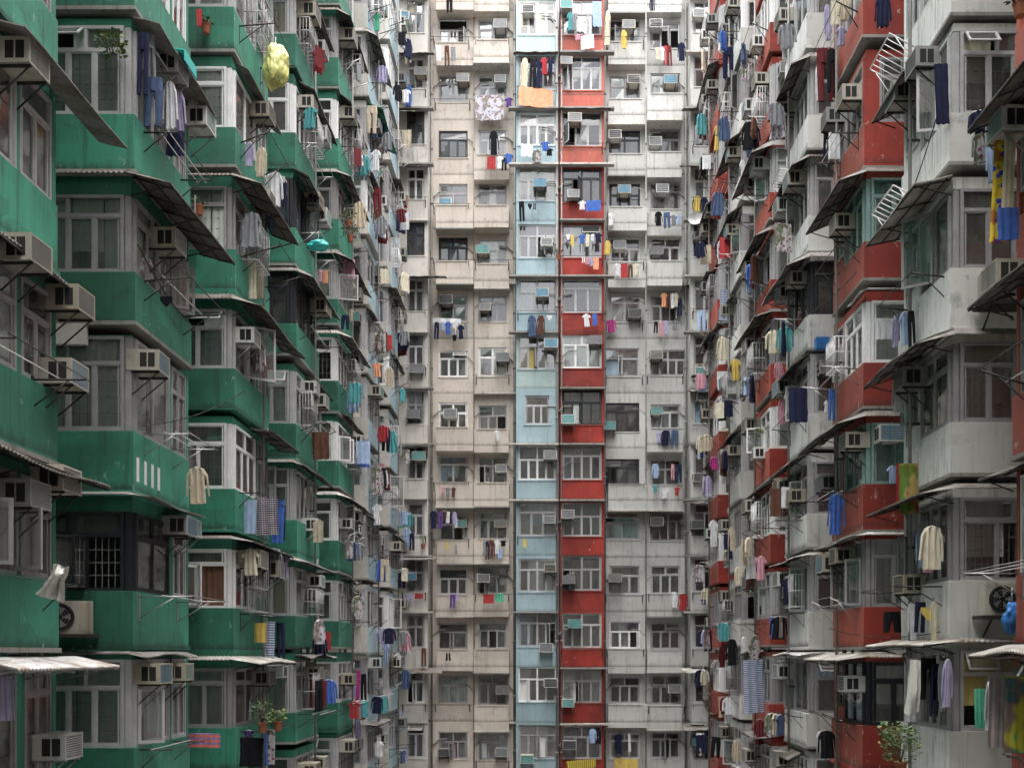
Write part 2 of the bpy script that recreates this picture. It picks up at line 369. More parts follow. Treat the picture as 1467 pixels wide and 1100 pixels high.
def storeys(Y):
    """indices k of the storeys the frame can show at depth Y"""
    ztop = VY*Y/FPX; zbot = (VY-1100)*Y/FPX
    return int(math.floor((zbot-2.6)/FH)), int(math.ceil((ztop+1.0)/FH))
# photographed peculiarities per flat: storey index k counted from the eye-level sill (k=0)
SPEC = {
 ('A', 0): dict(cur=8, cover=.9, fr=2), ('A', 1): dict(cur=3, cover=.6), ('A', 2): dict(cur=7, cover=.8, open=.2),
 ('B', 3): dict(cur=2, cover=.8, bars=.8), ('B', 2): dict(cur=2, cover=.9, fr=2, low=4), ('B', 1): dict(cur=2, cover=1., fr=2, nohead=1, low=4), ('B', 0): dict(fr=3, gl=3, cover=.15, cur=0), ('B', -1): dict(cur=0, cover=1., fr=0, low=4),
 ('C', 5): dict(cur=3), ('C', 4): dict(cur=3, bars=.6), ('C', 3): dict(cur=2), ('C', 2): dict(cur=0, cover=.6, fr=0), ('C', 1): dict(cur=8, cover=.4, fr=1), ('C', 0): dict(cur=7, cover=.9, fr=1), ('C', -1): dict(cover=.5, cur=3),
 ('D', 4): dict(fr=3, gl=1, cover=.5), ('D', 3): dict(fr=3, gl=3, cover=.3), ('D', 2): dict(bars=1.), ('E', 1): dict(fr=1), ('E', 2): dict(fr=1, cur=1),
 ('P', 3): dict(cur=1, cover=.75, bars=.7, fr=0), ('P', 2): dict(cur=1, cover=1., fr=2), ('P', 1): dict(cur=1, cover=.9, fr=2), ('P', 0): dict(cur=0, cover=.5, bars=.9, fr=2), ('P', -1): dict(cur=6, cover=.9, fr=0),
 ('Q', 4): dict(cur=3, small=1), ('Q', 3): dict(fr=4, gl=2, cur=4, cover=.9), ('Q', 2): dict(cur=3, cover=.5, fr=1), ('Q', 1): dict(cur=4, cover=.8, fr=4, gl=2), ('Q', 0): dict(cur=0, cover=.8, bars=.4), ('Q', -1): dict(fr=3, cur=0, cover=.6),
 ('R', 3): dict(fr=3, gl=3, cover=.2), ('R', 0): dict(fr=0, gl=1, cur=5),
}
def side_flat(st, k, r):
    key, sname, bld, sd, Yf, Yb, zo, pf, pc = st
    X = sd*XW; Xi = sd*9.4; L = Yb-Yf
    sp = SPEC.get((key, k), {})
    zs = ZC+zo+FH*k + R3(-.04, .04, r)
    ph = R3(.82, 1.06, r); far = Yf > 31
    o = R3(.0, .09, r)
    zb = zs-ph                                       # underside of the parapet
    zt = ZC+zo+FH*(k+1)-1.0                         # roughly where the flat above begins
    frm = sp.get('fr', r.choice([0, 0, 0, 2, 2, 1, 1]))
    gl = sp.get('gl', r.choice([0, 0, 1, 1, 0]))
    cur = sp.get('cur', r.choice([0, 0, 1, 2, 2, 3, 3, 5, 8])); cover = sp.get('cover', r.choice([.6, .8, .9, .95]))
    bars = sp.get('bars', r.choice([0, 0, .5, .9])); op = sp.get('open', .14)
    Pf, Pc = M[pf], M[pc]
    mb = MB(); sx = lambda a: X + sd*a               # a: distance back into the building from the court face
    xo = X - sd*o                                    # parapets project up to 9 cm into the court  (o shifts outward)
    mb.box(Xi, xo, Yf-o, Yf-o+.1, zb, zs, Pf)
    mb.box(xo, xo+sd*.1, Yf-o+.1, Yb, zb+.001, zs-.001, Pc)
    # thin proud coat on the court side of the corner keeps the front and court colours apart
    mb.box(xo-sd*.003, xo+sd*.004, Yf-o+.0005, Yf-o+.0995, zb+.001, zs-.001, Pc)
    mb.box(Xi, xo+sd*.1, Yf-o+.1, Yb, zb+.002, zb+.1, M['slab'])         # floor slab
    mb.box(Xi, xo-sd*.03, Yf-o-.03, Yb+.02, zb-.07, zb-.001, M['slab'] if r.random() < .6 else Pf)   # slab edge
    mb.box(xo+sd*.1, xo+sd*.35, Yf-o+.1, Yb, zs-.05, zs-.003, M['slab'])   # inner sill
    head = 0.0 if sp.get('nohead') else R3(.10, .30, r)
    zw = zt-.10-head
    ins = .05
    mb.box(Xi, sx(ins), Yf+ins, Yf+ins+.1, zw, zt-.07, Pf); mb.box(sx(ins), sx(ins+.1), Yf+ins+.1, Yb-.1, zw, zt-.07, Pc)
    mb.box(Xi, sx(0), Yb-.1, Yb, zs, zt-.07, Pc)       # far flank
    vpil = L*.64
    pw = R3(.08, .2, r)
    mb.box(sx(.02), sx(.16), Yf+vpil, Yf+vpil+pw, zs, zw, Pc)
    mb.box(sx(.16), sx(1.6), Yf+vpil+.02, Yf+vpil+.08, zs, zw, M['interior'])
    mb.box(sx(.06), sx(.16), Yf+.06, Yf+.16, zs, zw, FRAMES[frm])      # corner post
    part = bld.part('enclosed_balcony', mb)
    if not far: bevel(part)
    ff = F(min(X, Xi), Yf, 1, 0); W = 2.2
    fc = F(X, Yf, 0, 1) if sd < 0 else F(X, Yb, 0, -1)
    cu = (lambda v: v) if sd < 0 else (lambda v: L-v)
    kw = dict(frame=frm, glass=gl, cur=cur, cover=cover, bars=bars, openp=op, fine=not far)
    low = sp.get('low', r.choice([3, 4, 4]))
    u0, u1 = (.1, W-.17) if sd < 0 else (.17, W-.1)
    tr = R3(.66, .76, r)
    if sp.get('small'):
        mb2 = MB(); mb2.box(X, X+sd*.35, Yf+.03, Yf+.14, zs, zw, Pf); mb2.box(X+sd*.95, Xi, Yf+.03, Yf+.14, zs, zw, Pf); bld.part('facade_panel', mb2)
        a, b = sorted((X+sd*.35, X+sd*.95)); window(F(a, Yf, 1, 0), 0, b-a, zs, zw, r, part, bld.org, -.04, low=2, top=1, **kw)
    else: window(ff, u0, u1, zs, zw, r, part, bld.org, -.04, low=low, top=r.choice([2, 2, low-1]), tr=tr, **kw)
    a, b = sorted((cu(.17), cu(vpil))); window(fc, a, b, zs, zw, r, part, bld.org, -.04, low=r.choice([2, 3, 3]), top=r.choice([2, 2, 0]), tr=tr, **kw)
    a, b = sorted((cu(vpil+pw), cu(L-.1)))
    kw['cur'] = r.choice([0, 2, 3, 5]); kw['frame'] = frm if r.random() < .6 else r.choice([0, 2])
    zz = zs
    if r.random() < .3:
        zz = zs+.35; m3 = MB(); fc.box(m3, a, b, -.14, -.04, zs, zz, Pc); bld.part('facade_panel', m3)
    window(fc, a, b, zz, zw, r, part, bld.org, -.04, low=2, top=r.choice([1, 2]), tr=tr, **kw)
    LEV[(key, k)] = dict(zs=zs, zb=zb, zw=zw, zt=zt, part=part, o=o)

for i, st in enumerate(STK):
    r = random.Random(100+i)
    lo, hi = storeys(st[5])
    lo = max(lo, -3)
    for k in range(lo, hi+1): side_flat(st, k, r)
    # plain shaft of the stack above and below what was detailed, with a drain pipe at its far corner
    key, sname, bld, sd, Yf, Yb, zo, pf, pc = st
    mb = MB(); X = sd*XW; z0 = ZC+zo+FH*hi+1.75; zl = ZC+zo+FH*lo-1.3
    for j in range(20):
        z = z0+FH*j
        if z+1.0 > ZTOP: break
        mb.box(sd*9.39, X, Yf, Yb, z, z+1.05, M[pf]); mb.box(sd*9.39, X+sd*.2, Yf+.2, Yb, z+1.05, z+2.75, M[pf])
    if zl > .3: mb.box(sd*9.39, X, Yf, Yb, 0.02, zl, M[pf])
    bld.part('upper_storeys', mb)
    if key not in 'ABN':
        mb = MB(); q = random.Random(ord(key)); yp = Yf+(Yb-Yf)*.64+.05; xq = X-sd*.17
        mb.tube((xq, yp, .2), (xq, yp, ZTOP-.4), .034, M['pipe'], 6); mb.tube((xq+sd*.03, yp+.09, .2), (xq+sd*.03, yp+.09, ZTOP-.4), .012, M['cable'], 4)
        for j in range(15):
            z = ZC-6+2.75*j+q.uniform(-.3, .3); mb.tube((xq, yp, z), (xq+sd*.02, yp+.45, z+.35), .024, M['pipe'], 5); mb.tube((xq+sd*.02, yp+.45, z+.35), (X, yp+.5, z+.38), .024, M['pipe'], 5)
            mb.box(xq-sd*.045, X+sd*.02, yp-.02, yp+.02, z-.5, z-.46, M['rust'])
        bld.part('waste_pipe', mb)
    mb = MB(); xp = X+sd*.3
    mb.tube((xp, Yb+.12, .2), (xp, Yb+.12, ZTOP-.5), .055, M['pipe'], 8)
    mb.tube((xp+sd*.2, Yb+.1, .2), (xp+sd*.2, Yb+.1, ZTOP-.5), .035, M['pipe'], 6)
    bld.part('drain_pipe', mb)
for i, px in enumerate((196, 207, 217, 226)):
    mb = MB(); Y = -XW*FPX/(px-VX); q = LEV[('B', 1)]; xo = -XW+q['o']; mb.box(xo-.02, xo+.005, Y-.055, Y+.055, q['zb']+.2, q['zb']+.62, FRAMES[1]); green.part('vent', mb)
mb = MB(); Y = 17.5; mb.box(Xp(70, Y), Xp(127, Y), Y-.13, Y-.02, Zp(496, Y), Zp(467, Y), M['pale']); green.part('board', mb)
# masses behind the balconies
def mass(bld, *boxes):
    mb = MB()
    for b in boxes: mb.box(*b)
    bld.part('wall', mb)
G_ = M['slab']
mass(green, (-16, -9.4, -24, 38.6, 0, ZTOP, M['green']), (-9.38, -7.2, 5.9, 8.8, .02, ZTOP, M['green']), (-9.38, -7.2, .2, 3.1, .02, ZTOP, M['green']), (-9.38, -7.2, -2.9, -2.6, .02, ZTOP, M['green']))
mass(pale, (-16, -9.4, 38.62, 52.3, 0, ZTOP, M['pale']))
mass(right, (9.4, 16, -24, 52.3, 0, ZTOP, M['white']), (7.2, 9.38, 8.2, 10.6, .02, ZTOP, M['white']), (7.2, 9.38, 3.3, 5.7, .02, ZTOP, M['red']), (7.2, 9.38, -1.6, .8, .02, ZTOP, M['white']), (-9.3, 9.3, -24, -15, 0, ZTOP, M['pale']))  # last box: unseen block behind the eye, added to shade the court
mass(beige, (-9.3, .55, 52.4, 60, 0, ZTOP, M['beige']))
mass(redwhite, (.57, 9.3, 52.4, 60, 0, ZTOP, M['white']))

# --- the end wall --------------------------------------------------------------
YB, YR = 50.0, 51.0
ROWS = range(-1, 15)
def zsill(rw): return ZC+.28+2.76*(11-rw)
def back_flat(bld, x0, x1, Y, rw, wx0, wx1, pm, r, h=1.55, prot=0., pb=None, inl=0., inr=0., ledge=None, top=2, low=3, tr=.66, **kw):
    """one flat's stretch of the end wall: parapet wall, jambs, head, floor slab and window"""
    pm = {('redback', 1): 'redfaded', ('redback', 2): 'redfaded', ('redback', 0): 'redfaded', ('blue', 0): 'bluegreen', ('blue', 6): 'bluegreen'}.get((pm, rw), pm)
    zs = zsill(rw) + R3(-.05, .05, r) - (.1 if Y > 50.5 else 0)
    z0 = zsill(rw)-.98; z1 = z0+2.76
    mb = MB(); m = M[pm]; t = .14
    zpb = z0 if pb is None else zs-pb
    if prot:
        e = R3(0, .02, r)
        mb.box(x0+e+inl, x1-e-inr, Y-prot, Y-.0005, zpb, zs, m)
        if r.random() < .7: mb.box(x0-.02+inl, x1+.02-inr, Y-prot-.04, Y-.001, zpb-.07, zpb-.002, M['slabwhite'] if r.random() < .6 else M['slab'])
    mb.box(x0, x1, Y, Y+t, z0, zs, m)
    mb.box(x0, wx0, Y+.0005, Y+t, zs, z1, m); mb.box(wx1, x1, Y+.0005, Y+t, zs, z1, m)
    mb.box(wx0, wx1, Y+.001, Y+t, zs+h, z1, m)
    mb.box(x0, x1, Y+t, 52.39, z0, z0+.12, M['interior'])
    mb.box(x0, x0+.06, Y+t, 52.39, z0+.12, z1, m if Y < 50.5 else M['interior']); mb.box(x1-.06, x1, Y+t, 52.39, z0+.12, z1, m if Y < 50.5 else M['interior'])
    if ledge: mb.box(x0-ledge[0], x1+ledge[1], Y-.35, Y-.002, z0-.09, z0-.01, M['slabwhite'] if r.random() < .5 else M['slab'])
    # sill lip and rust-stained rod sockets
    mb.box(max(wx0-.05, x0+inl), min(wx1+.05, x1-inr), Y-(prot if prot else 0)-.03, Y-(prot if prot else 0), zs-.05, zs+.0, m)
    part = bld.part('facade_panel', mb)
    f = F(wx0, Y+.08, 1, 0)
    window(f, 0, wx1-wx0, zs, zs+h, r, part, bld.org, 0, low=low, top=top, tr=tr, fine=False, **kw)
    LEV[(pm+str(round(x0)), rw)] = dict(zs=zs)
    return zs
rb = random.Random(5)
PROT = {'b1': {-1, 0, 3, 4, 7, 8, 9, 10, 11, 14}, 'b2': {-1, 0, 2, 3, 4, 7, 8, 9, 10, 11, 12}, 'w1': {-1, 0, 1, 2, 3, 4, 8, 11, 12}, 'w2': {-1, 1, 2, 3, 4, 7, 8, 10, 11, 12}}
DARKW = {('b1', 2): 3, ('b1', 4): 3, ('w1', 2): 3, ('w1', 7): 3, ('w1', 8): 3, ('L', 2): 3, ('L', 4): 3, ('R', 7): 3, ('R', 3): 3, ('w1', 3): 3, ('w2', 3): 2, ('Rr', 4): 3}
BCUR = {('B', 3): (1, 1.), ('B', 6): (6, 1.), ('B', 8): (3, 1.), ('B', 10): (3, .9), ('B', 13): (0, 1.), ('B', 0): (1, .7), ('R', 1): (3, .9), ('R', 6): (2, .95), ('R', 9): (4, 1.), ('R', 10): (3, 1.), ('R', 11): (2, .9), ('R', 12): (0, .7), ('w1', 9): (4, 1.), ('w2', 1): (3, .7), ('b2', 3): (0, .9), ('b1', 1): (2, .8), ('R', 4): (2, .4), ('B', 11): (5, .6), ('B', 9): (5, .7)}
COLS = {'L': (beige, -8.2, -5.95, YB, -7.0, -6.12, 'pale'), 'b1': (beige, -5.95, -3.71, YR, -5.53, -4.06, 'beige'), 'b2': (beige, -3.71, -1.60, YR, -3.52, -2.08, 'beige'),
        'B': (beige, -1.58, .52, YB, -1.47, .41, 'blue'), 'R': (redwhite, .58, 2.78, YB, .69, 2.66, 'redback'), 'w1': (redwhite, 2.80, 4.94, YR, 3.10, 4.66, 'whiteback'),
        'w2': (redwhite, 4.94, 7.05, YR, 5.18, 6.70, 'whiteback'), 'Rr': (redwhite, 7.06, 9.29, YB, 7.22, 8.3, 'whiteback')}
CNAME = {'L': 'pale corner bay beside the beige wall', 'b1': 'outer column of beige wall', 'b2': 'beige wall column beside light blue bay', 'B': 'light blue bay', 'R': 'dark red bay', 'w1': 'white wall column beside red bay', 'w2': 'outer column of white wall', 'Rr': 'white corner bay beside white wall'}
BS = {}
for c, (bld, x0, x1, Y, wx0, wx1, pm) in COLS.items():
    for rw in ROWS:
        fr = DARKW.get((c, rw)); gl = 3 if fr == 3 else rb.choice([0, 1, 1, 1, 3])
        if fr is None: fr = rb.choice([0, 0, 1, 2]) if Y == YB else rb.choice([0, 0, 0, 1, 2, 2])
        cu, cv = BCUR.get((c, rw), (rb.choice([0, 0, 1, 2, 3, 5, 8]), rb.choice([.1, .25, .45, .75]) if fr != 3 else .15))
        kw = dict(frame=fr, glass=gl, cur=cu, cover=cv, bars=rb.choice([0, 0, .4]), openp=.13)
        a, b = wx0, wx1; h = 1.55; low = 3; prot = 0; ledge = None
        if Y == YR:
            h = R3(1.30, 1.48, rb); 
            if rw in PROT[c]: prot = R3(.35, .85, rb)
            if c == 'w1' and rw in (6, 7, 8, 9): a, b = 2.86, 4.62
            if c == 'w2' and rw in (6, 9): b = 6.98; low = 4
            low = rb.choice([2, 3, 3]) if low == 3 else low
            if (c, rw) in (('b2', 6), ('b2', 12), ('w2', 10), ('b2', 4)): ledge = (0, 0)
        else:
            h = R3(1.62, 1.74, rb); low = rb.choice([3, 4, 4]) if c in 'BR' else 2
            if c == 'B' and rw == 7: a, b, h, low = -1.15, .1, 1.45, 3
            if c == 'B' and rw in (1, 2, 4, 5, 7, 8, 10, 14): ledge = (.35, 0)
            if c == 'R' and rw in (0, 1, 2, 4, 11, 12): ledge = (0, .5)
            if c == 'R' and rw in (3, 6, 7, 8): ledge = (0, .03)
            if c in ('L', 'Rr') and rb.random() < .7: ledge = (.1, .3) if c == 'L' else (.35, .1)
            if c in ('L', 'Rr') : prot = R3(.05, .3, rb)
        if prot and Y == YR: kw['pb'] = R3(1.08, 1.30, rb)
        BS[(c, rw)] = back_flat(bld, x0, x1, Y, rw, a, b, pm, rb, h=h, prot=prot, ledge=ledge, inl={'b1': .36, 'w1': .2}.get(c, 0.) if prot else 0., inr={'w2': .34, 'b2': .34}.get(c, 0.) if prot else 0., low=low, top=rb.choice([2, 2, 1] if low < 4 else [2, 2]), tr=R3(.6, .72, rb), **kw)
    # plain wall above and below the detailed storeys
    mb = MB(); zt = zsill(-1)-.98+2.76; zb = zsill(14)-.98
    mb.box(x0, x1, Y, 52.38, zt, ZTOP, M[pm]); mb.box(x0, x1, Y, 52.38, .02, zb, M[pm]); bld.part('upper_storeys', mb)
def pipe(bld, x, y, rad, m='pipe'):
    mb = MB(); mb.tube((x, y, .2), (x, y, ZTOP-.5), rad, M[m], 8)
    for i in range(14): mb.tube((x, y, 3+i*2.76), (x, y, 3.12+i*2.76), rad*1.35, M[m], 8); sg = 1 if (i*7+int(x*3)) % 2 else -1; mb.tube((x, y, 3.3+i*2.76), (x+sg*.32, y+.03, 3.62+i*2.76), rad*.7, M[m], 6); mb.tube((x+sg*.32, y+.03, 3.62+i*2.76), (x+sg*.75, y+.05, 3.66+i*2.76), rad*.7, M[m], 6)
    bld.part('drain_pipe', mb)
for b_, x, y, rad in ((beige, .44, YB-.07, .05), (redwhite, .68, YB-.06, .035), (beige, -5.86, YR-.1, .05), (beige, -1.69, YR-.1, .06), (redwhite, 2.87, YR-.1, .055), (redwhite, 6.95, YR-.1, .05), (redwhite, 4.9, YR-.6, .03), (beige, -3.73, YR-.08, .03)): pipe(b_, x, y, rad)

# ------------------------------------------------------------------ air conditioners
def ac_meshes(w, d, h, cas, gri, fine):
    mb = MB(); c = ACC[cas]; t = .03
    mb.box(-w/2, w/2, -d, .1, 0, h, c)
    mb.box(-w/2-.006, w/2+.006, -d-.012, -d+.02, 0, t, c); mb.box(-w/2-.006, w/2+.006, -d-.012, -d+.02, h-t, h, c)
    mb.box(-w/2-.006, -w/2+t, -d-.012, -d+.02, t, h-t, c); mb.box(w/2-t, w/2+.006, -d-.012, -d+.02, t, h-t, c)
    for sx in (-1, 1):                                # two louvred openings in each side, outer half
        for j in range(2):
            y0 = -d+.06+j*.14
            mb.box(sx*w/2, sx*(w/2+.004), y0, y0+.115, h*.16, h*.84, M['slot'])
    if fine: mb.box(-w/2+.05, w/2-.05, -d*.6, -.1, h, h+.012, c)
    g = MB(); g.box(-w/2+t, w/2-t, -d-.006, -d+.01, t, h-t, ACG[gri])
    n = 9 if fine else 4
    for i in range(1, n):
        z = t+(h-2*t)*i/n; g.box(-w/2+t, w/2-t, -d-.01, -d-.006, z-.004, z+.004, c)
    bs = []
    for sx in (-1, 1):
        b = MB(); x = sx*w*.38; q = M['rust'] if cas != 'white' else M['steel']
        b.box(x-.015, x+.015, -d, .05, -.035, -.001, q); b.tube((x, -d+.03, -.03), (x, .03, -.42), .013, q, 4); bs.append(b.mesh('bracket'))
    return mb.mesh('air_conditioner'), g.mesh('grille'), bs
ACM = {}
acr = random.Random(21)
def place_ac(x, y, z, rz, cas, gri, where, size=1., fine=False):
    k = (cas, gri, fine, round(size, 1))
    if k not in ACM: ACM[k] = ac_meshes(.64*size, .52*size, .42*size, cas, gri, fine)
    a, g, b = ACM[k]
    o = link('air_conditioner', a, None, (x, y, z), rz + acr.uniform(-.03, .03)); o.rotation_euler.y = acr.uniform(-.015, .015)
    tag(o, f'{cas} {gri}-backed air conditioner {where}', 'air conditioner', 'window air conditioners')
    link('grille', g, o)
    for q in b: link('bracket', q, o)
    return o
ACN = ['cream', 'cream', 'white', 'white', 'beige', 'grey']; ACGN = ['grey', 'grey', 'blue', 'dark', 'teal', 'grey']

# storey wording
def rank(key, k):
    st = next(s for s in STK if s[0] == key); top = int(math.floor((VY*st[4]/FPX-st[6])/FH))
    return max(0, top-k)
def where_side(key, k):
    st = next(s for s in STK if s[0] == key)
    return f'{ORD[min(17, rank(key, k))]} storey of {st[1]}'
def stk_at(sd, Y):
    c = [s for s in STK if s[3] == sd]
    return min(c, key=lambda s: 0 if s[4]-.9 <= Y <= s[5]+.9 else min(abs(Y-s[4]), abs(Y-s[5])))
def lev_at(st, z): return int(math.floor((z-ZC-st[6]+1.0)/FH))

def ac_side(sd, px, py, cas, gri, size=1., mid=None):
    """wall end of the near flank seen at px, top at py"""
    Y = sd*XW*FPX/(px-VX); size *= .86; z = Zp(py, Y)-.42*size
    st = stk_at(sd, Y); k = lev_at(st, z)
    pos = 'at far end of' if (Y-st[4])/(st[5]-st[4]) > .5 else 'at near corner of'
    o = place_ac(sd*(XW+.04), Y+.32*size, z, -sd*PI/2, cas, gri, f'{pos} {where_side(st[0], k)}', size, True)
    OCC.setdefault((st[0], k), set()).add(pos); return o
OCC = {}
for a in ((-1, 0, 52, 'cream', 'grey', .95), (-1, 60, 512, 'cream', 'blue'), (-1, 48, 665, 'cream', 'grey'), (-1, 50, 1052, 'white', 'grey'), (-1, -2, 685, 'grey', 'grey'), (-1, 0, 333, 'cream', 'grey'), (-1, 70, 406, 'beige', 'grey'),
          (-1, 222, 73, 'white', 'grey'), (-1, 219, 325, 'cream', 'grey'), (-1, 192, 500, 'cream', 'blue'), (-1, 236, 738, 'grey', 'blue'), (-1, 196, 950, 'beige', 'blue'), (-1, 248, 742, 'white', 'teal', .9), (-1, 236, 950, 'beige', 'teal', .9), (-1, 266, 152, 'white', 'teal'),
          (-1, 361, 145, 'beige', 'grey'), (-1, 338, 468, 'white', 'grey'), (-1, 362, 270, 'cream', 'grey'), (-1, 362, 960, 'grey', 'dark'), (-1, 432, 545, 'white', 'grey'), (-1, 438, 955, 'cream', 'grey'), (-1, 434, 742, 'white', 'grey'), (-1, 440, 823, 'white', 'teal'),
          (-1, 487, 742, 'white', 'grey'), (-1, 438, 275, 'beige', 'grey'), (-1, 490, 965, 'beige', 'grey'),
          (1, 1345, 62, 'grey', 'dark', 1.1), (1, 1312, 115, 'cream', 'blue'), (1, 1467, 370, 'cream', 'grey'), (1, 1475, 150, 'white', 'teal'), (1, 1326, 525, 'grey', 'dark'), (1, 1325, 822, 'beige', 'dark'),
          (1, 1233, 120, 'cream', 'grey'), (1, 1222, 305, 'cream', 'grey'), (1, 1209, 153, 'grey', 'grey'), (1, 1200, 680, 'grey', 'grey'), (1, 1236, 968, 'white', 'dark'), (1, 1238, 618, 'cream', 'grey'), (1, 1222, 784, 'beige', 'dark'),
          (1, 1143, 838, 'beige', 'dark'), (1, 1098, 640, 'white', 'grey'), (1, 1096, 50, 'white', 'grey'), (1, 1152, 700, 'beige', 'grey')):
    ac_side(*a)
rs = random.Random(77)
for st in STK:
    key, sname, bld, sd, Yf, Yb, zo = st[:7]
    dens = {'A': 0., 'B': 0., 'C': .25, 'N': 0., 'P': .15, 'Q': .25}.get(key, .75)
    for (kk, k), L in [q for q in LEV.items() if q[0][0] == key]:
        y = VY-(L['zw']-ZC)*FPX/Yf
        if y > 1120 or y < -60: continue
        used = OCC.get((key, k), set())
        for pos, v in (('at far end of', .82), ('at near corner of', .28)):
            if pos in used or rs.random() > (dens if pos[3] == 'f' else dens*.45): continue
            place_ac(sd*(XW+.04), Yf+(Yb-Yf)*v, L['zw']-.5+rs.uniform(-.2, .12), -sd*PI/2, rs.choice(ACN), rs.choice(ACGN), f'{pos} {where_side(key, k)}', rs.choice([.9, 1., 1.]), Yf < 34)
# front faces of the farther stacks carry one now and then
for st in STK:
    key, sname, bld, sd, Yf, Yb, zo = st[:7]
    if key in 'ABNP': continue
    for (kk, k), L in [q for q in LEV.items() if q[0][0] == key]:
        y = VY-(L['zw']-ZC)*FPX/Yf
        if 0 < y < 1100 and rs.random() < .22:
            place_ac(sd*(XW+.5), Yf+.1, L['zw']-.5, 0, rs.choice(ACN), rs.choice(ACGN), f'on front of {where_side(key, k)}', .9, Yf < 34)
# end wall: (column, row, x fraction of the photograph, y) read off the photograph
BAC = [('B', 0, 757, 14), ('L', 0, 578, 24), ('b2', 0, 717, 37), ('L', 1, 603, 103), ('b1', 1, 664, 113), ('b2', 1, 717, 113), ('b1', 3, 638, 290), ('B', 3, 774, 262), ('b2', 4, 692, 357), ('b1', 5, 640, 428), ('b2', 5, 696, 437), ('B', 4, 783, 345), ('B', 5, 777, 418), ('L', 6, 597, 526),
       ('b2', 6, 720, 510), ('B', 6, 789, 490), ('L', 7, 593, 590), ('b1', 7, 646, 590), ('L', 8, 601, 650), ('b2', 8, 718, 666), ('B', 8, 788, 648), ('b1', 9, 661, 745), ('b2', 9, 717, 745), ('B', 9, 787, 739), ('b2', 10, 693, 823), ('B', 10, 788, 808), ('L', 10, 588, 820), ('B', 11, 782, 922), ('b2', 12, 720, 982), ('B', 12, 789, 972), ('B', 13, 755, 1080), ('b1', 13, 636, 1070), ('b2', 13, 718, 1070),
       ('R', 0, 811, 8), ('R', 1, 811, 87), ('R', 2, 823, 170), ('R', 3, 821, 276), ('R', 6, 853, 485), ('R', 7, 814, 598), ('R', 9, 813, 732), ('R', 10, 815, 825), ('R', 11, 823, 888), ('R', 12, 814, 1000), ('R', 13, 816, 1060), ('w1', 0, 900, 37), ('w1', 1, 907, 115), ('w1', 2, 881, 193), ('w1', 3, 894, 271), ('w1', 4, 887, 350), ('w1', 5, 909, 448), ('w1', 7, 872, 607), ('w1', 10, 881, 823), ('w2', 0, 939, 36), ('w2', 1, 960, 116), ('w2', 2, 938, 203), ('w2', 3, 948, 270), ('w2', 4, 940, 358), ('w2', 6, 940, 506), ('w2', 7, 940, 585), ('w2', 9, 940, 743), ('w2', 12, 966, 980), ('Rr', 0, 1000, 20), ('Rr', 1, 1022, 95), ('Rr', 3, 1010, 244), ('Rr', 4, 1001, 336), ('Rr', 6, 1004, 528), ('Rr', 7, 1006, 565), ('Rr', 8, 1001, 680), ('Rr', 9, 999, 747), ('Rr', 11, 1020, 885), ('Rr', 12, 1017, 1000), ('Rr', 13, 999, 1055)]
for c, rw, px, py in BAC:
    Y = COLS[c][3]
    place_ac(Xp(px, Y-.2), Y+.05, Zp(py, Y)-.21-.2, 0, rs.choice(['cream', 'white', 'white', 'grey', 'beige']), rs.choice(['grey', 'grey', 'blue', 'dark', 'grey', 'teal', 'dark']), f'on {ORD[rw]} storey of {CNAME[c]}', rs.choice([.95, 1., 1.05]), False)

# outdoor condenser units with a round fan
def condenser(x, y, z, rz, label):
    mb = MB(); c = ACC['cream']; mb.box(-.4, .4, -.3, 0, 0, .56, c); mb.box(.2, .395, -.306, -.3, .04, .52, ACC['beige'])
    o = link('condenser_unit', mb.mesh('condenser_unit'), None, (x, y, z), rz); tag(o, label, 'condenser unit', 'outdoor condenser units')
    g = MB()
    for i in range(24):
        a0, a1 = 2*PI*i/24, 2*PI*(i+1)/24
        g.hexa([(-.1+q*math.cos(a), yy, .28+q*math.sin(a)) for yy in (-.33, -.3) for q, a in ((.2, a0), (.235, a0), (.235, a1), (.2, a1))], M['rust'])
    n = len(g.v); g.v += [(-.1+.2*math.cos(2*PI*i/20), -.304, .28+.2*math.sin(2*PI*i/20)) for i in range(20)]; g.face(list(range(n, n+20)), M['slot'])
    for i in range(5):
        a = 2*PI*i/5; g.quad([(-.1+.03*math.cos(a), -.31, .28+.03*math.sin(a)), (-.1+.18*math.cos(a-.25), -.318, .28+.18*math.sin(a-.25)), (-.1+.18*math.cos(a+.35), -.308, .28+.18*math.sin(a+.35))], ACC['grey'])
    for q in (.06, .11, .16):
        for i in range(16):
            a0, a1 = 2*PI*i/16, 2*PI*(i+1)/16; g.tube((-.1+q*math.cos(a0), -.326, .28+q*math.sin(a0)), (-.1+q*math.cos(a1), -.326, .28+q*math.sin(a1)), .004, M['steel'], 3)
    link('fan', g.mesh('fan'), o)
    b = MB(); b.box(-.48, .48, -.42, .05, -.06, -.002, M['rust']); b.tube((-.3, -.36, -.05), (-.3, .04, -.4), .016, M['rust'], 4); b.tube((.3, -.36, -.05), (.3, .04, -.4), .016, M['rust'], 4)
    link('bracket', b.mesh('bracket'), o); return o
Y0 = 17.9; condenser(Xp(1432, Y0), Y0-.03, Zp(882, Y0), 0, 'cream condenser unit with round fan on shelf of nearest white stack, above the washing')
condenser(Xp(1432, Y0), Y0-.03, Zp(442, Y0), 0, 'cream condenser unit on dark bracket on second white parapet beside the red edge')
Y0 = 17.3; condenser(Xp(98, Y0), Y0-.02, Zp(908, Y0), .35, 'cream condenser unit with black fan between nearest and second green stacks')
Y0 = 49.9; condenser(Xp(1004, Y0), Y0, Zp(540, Y0), 0, 'pale condenser unit under seventh window of the white corner bay')

